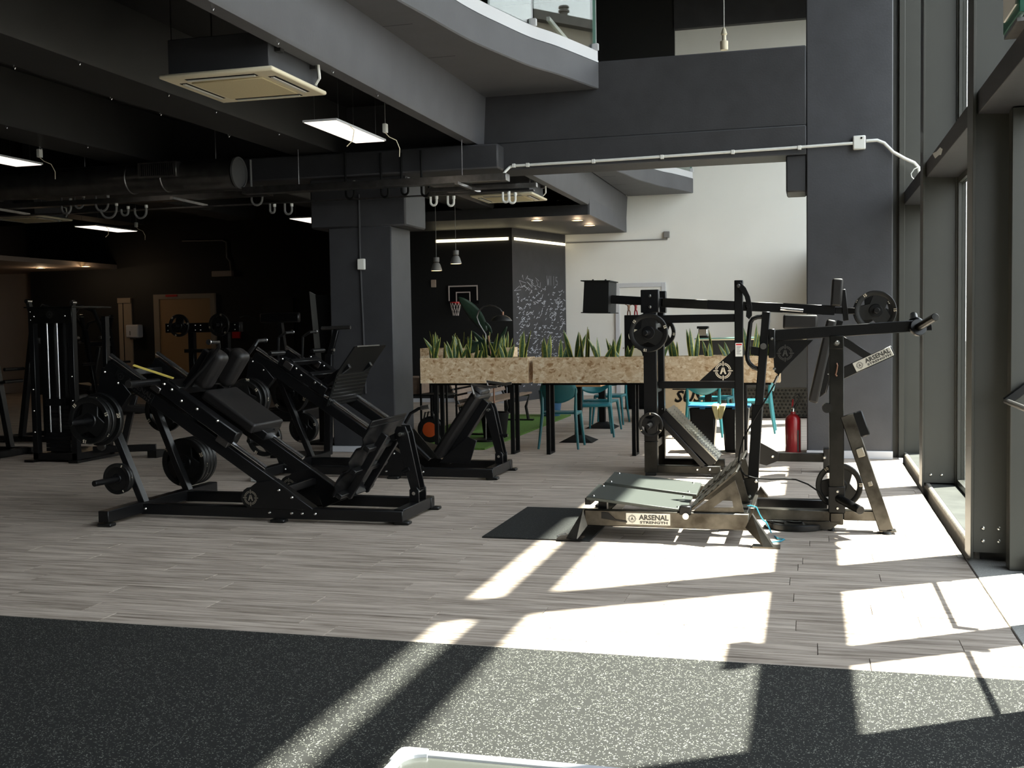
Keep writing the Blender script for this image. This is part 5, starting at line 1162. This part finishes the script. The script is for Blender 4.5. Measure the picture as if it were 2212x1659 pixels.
cf = thing('coffee_grinder', 'small black and chrome machine on the counter left end', 'appliance', (-1.63, 17.7, 1.262))
rbox(-1.73,-1.55,17.62,17.8,1.263,1.29).build('base', 'black_metal', cf); rbox(-1.71,-1.57,17.66,17.78,1.29,1.41).build('body', 'chrome', cf, bevel=.01); rbox(-1.73,-1.55,17.62,17.8,1.41,1.45).build('top', 'black_metal', cf, bevel=.006)
cb2 = thing('speaker_cabinet', 'tall black loudspeaker cabinet with pale round drivers by the white wall', 'loudspeaker', (-3.3, 19.0, 0))
rbox(-3.15, -2.78, 19.2, 19.6, .002, 1.66).build('body', 'black_matte', cb2, bevel=.006)
for z, r in ((1.30,.11),(.95,.13)):
    B().lathe([(0,-.01),(r*.4,-.012),(r,-.02),(r,0),(0,0)], (-2.965,19.2,z), 'y', 24).build('driver', 'plastic_cream', cb2)
def figurine(px, col, label):
    q = at(px, 681, 19.35); q.z = 1.66; t_ = thing('figurine', label, 'figurine', tuple(q))
    B().tube([q+V(-.02,0,.002), q+V(-.015,0,.06), q+V(0,0,.11)], .012, 6).build('leg', col, t_); B().tube([q+V(.03,0,.002), q+V(.025,0,.06), q+V(0,0,.11)], .012, 6).build('leg', col, t_)
    B().tube([q+V(0,0,.10), q+V(.005,0,.14), q+V(0,0,.18)], .024, 8, [.8,.9,1.1]).build('torso', col, t_)
    B().tube([q+V(-.02,0,.175), q+V(-.055,0,.19), q+V(-.03,0,.215)], .009, 6).build('arm', col, t_); B().tube([q+V(.02,0,.175), q+V(.055,0,.185), q+V(.07,0,.21)], .009, 6).build('arm', col, t_)
    B().lathe([(0,-.018),(.014,-.008),(.016,.006),(0,.02)], q+V(0,0,.212), n=10).build('head', col, t_)
figurine(1358, 'bronze', 'small bronze coloured fighter figurine on the tall black loudspeaker'); figurine(1373, 'red', 'small red fighter figurine on the tall black loudspeaker')
dw = struct(rbox(-3.86, -2.98, 22.97, 23.0, 0, 2.27).build('door_1', 'wall_white', bevel=.004), 'white flush door in the white back wall')
for a in ((-3.95,-3.86,0,2.36),(-2.98,-2.89,0,2.36),(-3.86,-2.98,2.27,2.36)): rbox(a[0],a[1],22.95,23.0,a[2],a[3]).build('door_frame', 'alu_white', dw, bevel=.004)
B().cyl((-3.78,22.97,1.0),(-3.78,22.92,1.0), .012, 8).build('door_handle', 'chrome', dw)
pw_ = thing('wall_conduit', 'thin grey conduit with a small box high on the white wall', 'conduit', (-4, 22.97, 3.27))
B().cyl((-5.0,22.985,3.25),(-2.85,22.985,3.25), .014, 8).build('pipe', 'conduit_grey', pw_); rbox(-2.92,-2.80,22.93,23.0,3.28,3.41).build('box', 'conduit_grey', pw_, bevel=.006); B().cyl((-2.855,22.985,3.25),(-2.855,22.985,3.3), .014, 8).build('pipe', 'conduit_grey', pw_)
fe = thing('fire_extinguisher', 'red fire extinguisher standing beside the broad grey column', 'fire extinguisher', (-.175, 12.55, 0))
q = V(-.18, 12.56, 0)
B().lathe([(0,.002),(.080,.002),(.085,.012),(.085,.40),(.078,.435),(.055,.462),(.028,.475),(.026,.50),(0,.50)], q, n=28).build('cylinder', 'red', fe)
B().lathe([(0,.50),(.022,.50),(.022,.53),(.014,.54),(0,.54)], q, n=14).build('valve', 'bolt', fe)
B().bar(q+V(-.01,0,.535), q+V(.03,.01,.60), .022, .016).build('lever', 'black_metal', fe); B().bar(q+V(-.005,0,.545), q+V(-.0,.01,.64), .018, .014).build('carry_handle', 'red', fe)
B().tube([q+V(.01,0,.535), q+V(.05,-.01,.60), q+V(.075,-.02,.66), q+V(.055,-.02,.70), q+V(.025,-.02,.68), q+V(.02,-.02,.62)], .010, 8).build('hose', 'rubber', fe)
B().prism([(q.x+.045,.06),(q.x+.065,.06),(q.x+.065,.30),(q.x+.045,.30)], 'y', q.y-.072, q.y-.062).build('label', 'badge_ink', fe)

# ================================================================ the dark left side of the gym
d2 = struct(rbox(-14.86, -13.50, 22.96, 23.0, 0, 2.27).build('door_2', 'door_tan'), 'warm tan door in the dark back wall')
for a in ((-15.0,-14.86,0,2.38),(-13.50,-13.38,0,2.38),(-14.86,-13.50,2.27,2.38)): rbox(a[0],a[1],22.93,23.0,a[2],a[3]).build('door_frame', 'door_frame', d2)
tag(rbox(-14.65,-14.35,22.90,22.93,2.32,2.37).build('exit_plate', 'red_sign'), 'small red plate over the tan door', 'sign')
d3 = struct(rbox(-15.98,-15.62,22.96,23.0,0,2.20).build('door_3', 'door_frame'), 'narrow pale door edge left of the tan door'); rbox(-15.98,-15.62,22.93,23.0,2.20,2.32).build('door_frame', 'door_frame', d3); rbox(-15.86,-15.84,22.955,22.961,0,2.2).build('door_gap', 'black_matte', d3)
d4 = struct(rbox(-12.15,-11.4,22.96,23.0,0,2.22).build('door_4', 'paint_rib_dark'), 'dark grey door right of the tan door')
hd = thing('hand_dryer', 'pale wall mounted dispenser left of the tan door', 'dispenser', (-15.5, 22.9, 1.4))
rbox(-15.68,-15.34,22.78,23.0,1.37,1.68).build('body', 'skirting', hd, bevel=.03, seg=2); rbox(-15.58,-15.42,22.80,22.98,1.33,1.37).build('outlet', 'badge_ink', hd); rbox(-15.565,-15.55,22.775,22.78,1.43,1.53).build('slot', 'black_matte', hd)
fb = tag(rbox(-12.95,-12.75,22.92,23.0,1.32,1.48).build('alarm_box', 'red_sign', bevel=.01), 'small red alarm box on the dark wall right of the tan door', 'alarm box')
el = thing('emergency_light', 'pale emergency light box with a conduit high on the dark wall', 'emergency light', (-13.2,22.95,2.8))
rbox(-13.42,-12.90,22.90,23.0,2.76,2.89).build('body', 'wall_beige', el, bevel=.008); B().tube([(-12.95,22.97,2.88),(-12.97,22.97,3.1),(-13.05,22.97,3.2),(-13.05,22.97,3.55),(-13.15,22.97,3.6),(-14.2,22.97,3.62)], .018, 8).build('pipe', 'conduit_grey', el)
tag(rbox(-10.35,-10.15,22.93,23.0,2.63,2.72).build('wall_sensor', 'wall_beige', bevel=.006), 'small tan sensor box high on the wall left of the pillar', 'sensor')
# wall conduit and switch on the pillar
pc = thing('pillar_conduit', 'painted conduit with a white switch box on the front of the dark pillar', 'conduit', (-5.25,12.3,1))
q0 = at(775,420,12.31); q1 = at(778,560,12.31); q2 = at(786,740,12.31)
B().tube([q0, q1, q2, at(790,850,12.31)], .013, 8).build('pipe', 'paint_dark', pc); q = at(781.5,571,12.30); rbox(q.x-.045,q.x+.045,12.265,12.315,q.z-.065,q.z+.065).build('switch_box', 'plastic_white', pc, bevel=.006)
# selectorised tower
tw = thing('weight_stack_tower', 'tall black weight stack machine with two bright guide rods at the left', 'gym machine', (-8.45, 11.0, 0))
for x in (-8.75, -8.22):
    rbox(x-.035, x+.035, 10.88, 10.96, .03, 1.80).build('upright', 'black_metal', tw, bevel=.004); rbox(x-.03, x+.03, 11.5, 11.58, .03, 1.70).build('upright', 'black_metal', tw, bevel=.004)
rbox(-8.78,-8.19,10.875,10.965,1.62,1.80).build('head_plate', 'dark_steel', tw, bevel=.004); rbox(-8.82,-8.17,10.86,11.6,1.80,1.815).build('top_cover', 'dark_steel', tw)
rbox(-8.72,-8.25,11.0,11.02,.25,1.62).build('rear_shroud', 'black_metal', tw); rbox(-8.78,-8.19,10.88,11.6,.03,.11).build('base', 'black_metal', tw, bevel=.004)
emblem(tw, (-8.485,10.874,1.72), (1,0,0), (0,0,1), .05, 'badge_ink')
for x in (-8.575,-8.44): B().cyl((x,10.94,.35),(x,10.94,1.62), .012, 12).build('guide_rod', 'chrome', tw)
for k in range(12): rbox(-8.67,-8.34,10.97,11.12,.12+.045*k,.16+.045*k).build('stack_plate', 'black_metal', tw)
rbox(-8.62,-8.39,10.92,10.98,.66,.74).build('selector_head', 'black_metal', tw); rbox(-8.325,-8.275,10.985,10.998,1.22,1.36).build('chart', 'paper', tw)
for x in (-8.80,-8.20): rbox(x-.06,x+.06,10.82,11.66,.001,.03).build('foot', 'rubber', tw)
bolts(tw, [(-8.75,10.88,1.755),(-8.75,10.88,1.66),(-8.70,10.875,1.70),(-8.28,10.875,1.70),(-8.75,10.88,.85),(-8.75,10.88,.6),(-8.75,10.88,.35),(-8.22,10.88,1.0),(-8.22,10.88,.72)], .012)
B().bar((-8.2,11.2,.12),(-7.55,11.5,.12), .08, .08).build('base_arm', 'black_metal', tw, bevel=.004); rbox(-7.62,-7.5,11.42,11.6,.001,.09).build('foot', 'rubber', tw)
B().bar((-7.9,11.35,.14),(-7.75,11.4,.75), .07, .07).build('seat_post', 'black_metal', tw, bevel=.004); pad(V(-8.0,11.35,.62), V(-7.55,11.45,.58), .30, .08, (0,0,1), 'seat_pad', tw, .02)
for x in (-7.98,-7.72): B().lathe([(0,-.02),(.05,-.02),(.055,0),(.05,.02),(0,.02)], (x,11.05,.18), 'y', 16).build('pulley', 'galv_dark', tw)
B().bar((-7.85,11.3,.60),(-8.0,11.32,.95), .06, .06).build('link_arm', 'dark_steel', tw, bevel=.003)
# plate loaded machine behind the tower
def lever_machine(x, y, label, s=1.0, flip=1):
    t_ = thing('lever_machine', label, 'gym machine', (x, y, 0))
    P = lambda a, b2, c: V(x+flip*a*s, y+b2*s, c*s)
    for yy in (-.35,.35):
        B().bar(P(-.6,yy,.05), P(.7,yy,.05), .08, .08).build('base_rail', 'black_metal', t_, bevel=.004); B().bar(P(.35,yy,.05), P(.1,yy,1.55), .07, .08, up=(0,1,0)).build('upright', 'black_metal', t_, bevel=.004)
        B().tube([P(.1,yy,1.55), P(-.05,yy,1.75), P(-.30,yy*.9,1.68), P(-.45,yy*.9,1.35)], .03, 8).build('lever_arm', 'black_metal', t_); B().cyl(P(-.45,yy*.9-.10,1.33), P(-.45,yy*.9+.10,1.33), .02, 12).build('grip', 'galv_dark', t_)
        B().cyl(P(.1,yy*1.25-.04,1.80), P(.1,yy*1.25+.04,1.80), .03, 12).build('pivot_cap', 'chrome', t_); B().bar(P(.1,yy,1.5), P(.1,yy*1.25,1.80), .05, .06).build('pivot_bracket', 'black_metal', t_)
        horn('weight_horn', P(.28,yy,.95), P(.28,yy*2.0,.95), t_)
        for xx in (-.55,.65): B().box(*(lambda c: (c.x-.07,c.x+.07,c.y-.05,c.y+.05,.001,.03))(P(xx,yy,0))).build('foot', 'rubber', t_)
    for xx in (-.5,.6): B().bar(P(xx,-.35,.05), P(xx,.35,.05), .08, .08).build('cross_beam', 'black_metal', t_, bevel=.004)
    pad(P(-.28,0,.55), P(.05,0,.50), .36*s, .09*s, (0,0,1), 'seat_pad', t_, .02); pad(P(.05,0,.58), P(.22,0,1.25), .30*s, .09*s, (1,0,-.2), 'back_pad', t_, .02)
    B().bar(P(-.1,0,.08), P(-.1,0,.5), .08, .08).build('seat_post', 'black_metal', t_); B().bar(P(.12,-.35,1.3), P(.12,.35,1.3), .08, .08).build('cross_tube', 'black_metal', t_, bevel=.004)
    return t_
lever_machine(-10.15, 13.2, 'dark lever chest machine with raised arms behind the weight stack tower', 1.08, -1)
lever_machine(-12.6, 17.3, 'dim lever machine standing in front of the dark back wall', 1.0, 1)
edm = lever_machine(-10.05, 11.3, 'black lever machine cut off by the left picture edge', .95, 1)
# incline machine with two discs on top in front of the tan door
mm = thing('calf_machine', 'black machine with two round plates on a cross head in front of the tan door', 'gym machine', (-9.6, 16.6, 0))
rbox(-10.55,-9.15,16.45,16.58,1.48,1.64).build('cross_head', 'black_metal', mm, bevel=.006)
for x in (-10.1,-9.45): rbox(x-.05,x+.05,16.5,16.6,.05,1.5).build('upright', 'black_metal', mm, bevel=.004)
for x in (-9.88,-9.76): B().cyl((x,16.5,.55),(x,16.5,1.15), .016, 10).build('guide_rod', 'chrome', mm)
rbox(-10.2,-9.35,16.45,16.65,1.14,1.2).build('cross_tube', 'black_metal', mm); rbox(-10.3,-9.2,16.2,17.0,.001,.1).build('base', 'black_metal', mm, bevel=.006)
bolts(mm, [(x,16.45,z) for x in (-10.5,-10.42,-9.98,-9.88,-9.24) for z in (1.52,1.60)], .014)
horn('weight_horn', (-10.2,16.2,1.60),(-10.2,16.45,1.60), mm); horn('weight_horn', (-9.45,16.2,1.60),(-9.45,16.45,1.60), mm)
plate('m', (-10.2,16.32,1.60), 'round black plate on the left end of the cross head before the tan door', .2); plate('m', (-9.45,16.32,1.60), 'round black plate on the right end of the cross head before the tan door', 1.2)
# bench by the left picture edge, treadmill column and tilted board by the pillar
be = thing('flat_bench', 'black padded bench cut by the left picture edge', 'bench', (-9.6, 9.9, 0))
pad(V(-10.6,10.1,.50), V(-9.35,10.0,.50), .30, .09, (0,0,1), 'seat_pad', be, .025); B().bar((-10.6,10.1,.42),(-9.4,10.0,.42), .08, .08).build('spine', 'black_metal', be); B().bar((-9.5,10.0,.42),(-9.35,10.0,.03), .08, .08, up=(0,1,0)).build('leg', 'black_metal', be, bevel=.004)
rbox(-9.42,-9.28,9.75,10.25,.001,.04).build('foot', 'rubber', be); B().bar((-10.5,10.1,.42),(-10.6,10.1,.03), .08, .08, up=(0,1,0)).build('leg', 'black_metal', be)
tb_ = thing('standing_board', 'tall dark board, left edge painted pale as if lit, leaning beside the dark pillar', 'board', (-6.05, 13.1, 0))
a0, a1, b0, b1 = at(690,862,13.0), at(703,862,13.0), at(668,630,13.0), at(681,637,13.0)
B().hull8([a0, a1, a1+V(0,.03,0), a0+V(0,.03,0)], [b0, b1, b1+V(0,.03,0), b0+V(0,.03,0)]).build('lit_edge_strip', 'lit_edge_grey', tb_)  # light on the board's left side is put into this paler strip
B().hull8([a1, a1+V(.32,.1,0), a1+V(.32,.16,0), a1+V(0,.06,0)], [b1, b1+V(.32,.1,0), b1+V(.32,.16,0), b1+V(0,.06,0)]).build('panel', 'black_matte', tb_)
B().bar(at(697,860,13.2), V(at(697,860,13.2).x,13.2,.03), .08, .08).build('stand', 'black_metal', tb_); rbox(-6.35,-5.75,13.0,13.7,.001,.03).build('foot', 'black_metal', tb_)
tr_ = thing('rowing_handle_stand', 'black post with a horizontal grip bar in front of the pillar', 'gym machine', (-5.8, 12.0, 0))
B().cyl(at(695,709,11.8), at(757,707,11.8), .022, 12).build('grip_bar', 'galv_dark', tr_); B().bar(at(727,712,11.8), at(712,770,11.8), .06, .05, up=(0,1,0)).build('arm', 'black_metal', tr_, bevel=.004); B().bar(at(712,765,11.8), V(at(712,765,11.8).x-.05,11.8,.03), .08, .08).build('post', 'black_metal', tr_, bevel=.004)
rbox(-6.1,-5.6,11.6,12.05,.001,.04).build('foot', 'rubber', tr_); B().cyl(at(712,756,11.8), at(722,756,11.78), .018, 10).build('peg', 'galv_dark', tr_)
tm = thing('treadmill', 'dim treadmill console on a post in front of the dark grey door', 'treadmill', (-8.6, 16.5, 0))
rbox(-8.75,-8.05,16.4,16.5,1.62,1.78).build('console', 'black_metal', tm, bevel=.02); B().bar((-8.4,16.45,1.62),(-8.3,16.6,.2), .07, .09, up=(0,1,0)).build('post', 'black_metal', tm); rbox(-8.75,-7.95,16.3,18.0,.001,.2).build('deck', 'black_metal', tm, bevel=.02)
B().tube([(-8.85,16.4,1.70),(-9.0,16.35,1.75),(-9.05,16.3,1.72)], .012, 6).build('handle', 'black_metal', tm)
# framed board at the very front
bo = thing('framed_board', 'glossy dark board in a white frame lying on the rubber floor at the bottom edge', 'board', (-.6, 3.0, .003))
rbox(-1.33,.25,2.2,3.46,.004,.035).build('panel', 'dark_panel', bo)
for nm, a in (('frame_bar', (-1.27,.25,3.465,3.502)),('frame_bar', (-1.368,-1.331,2.2,3.40))): rbox(a[0],a[1],a[2],a[3],.004,.045).build(nm, 'alu_white', bo, bevel=.004)
g = B(); 
outer = [(-1.27,3.504),(-1.345,3.504)] + [(-1.345-.025*math.sin(k*PI/8), 3.479+.025*math.cos(k*PI/8)) for k in range(1,4)] + [(-1.372,3.47),(-1.372,3.39),(-1.33,3.39)] + [(-1.33+.07*(1-math.cos(k*PI/10)), 3.39+.07*math.sin(k*PI/10)) for k in range(1,5)] + [(-1.26,3.463)]
g.prism(outer, 'z', .004, .050).build('corner_cap', 'alu_white', bo, bevel=.003)
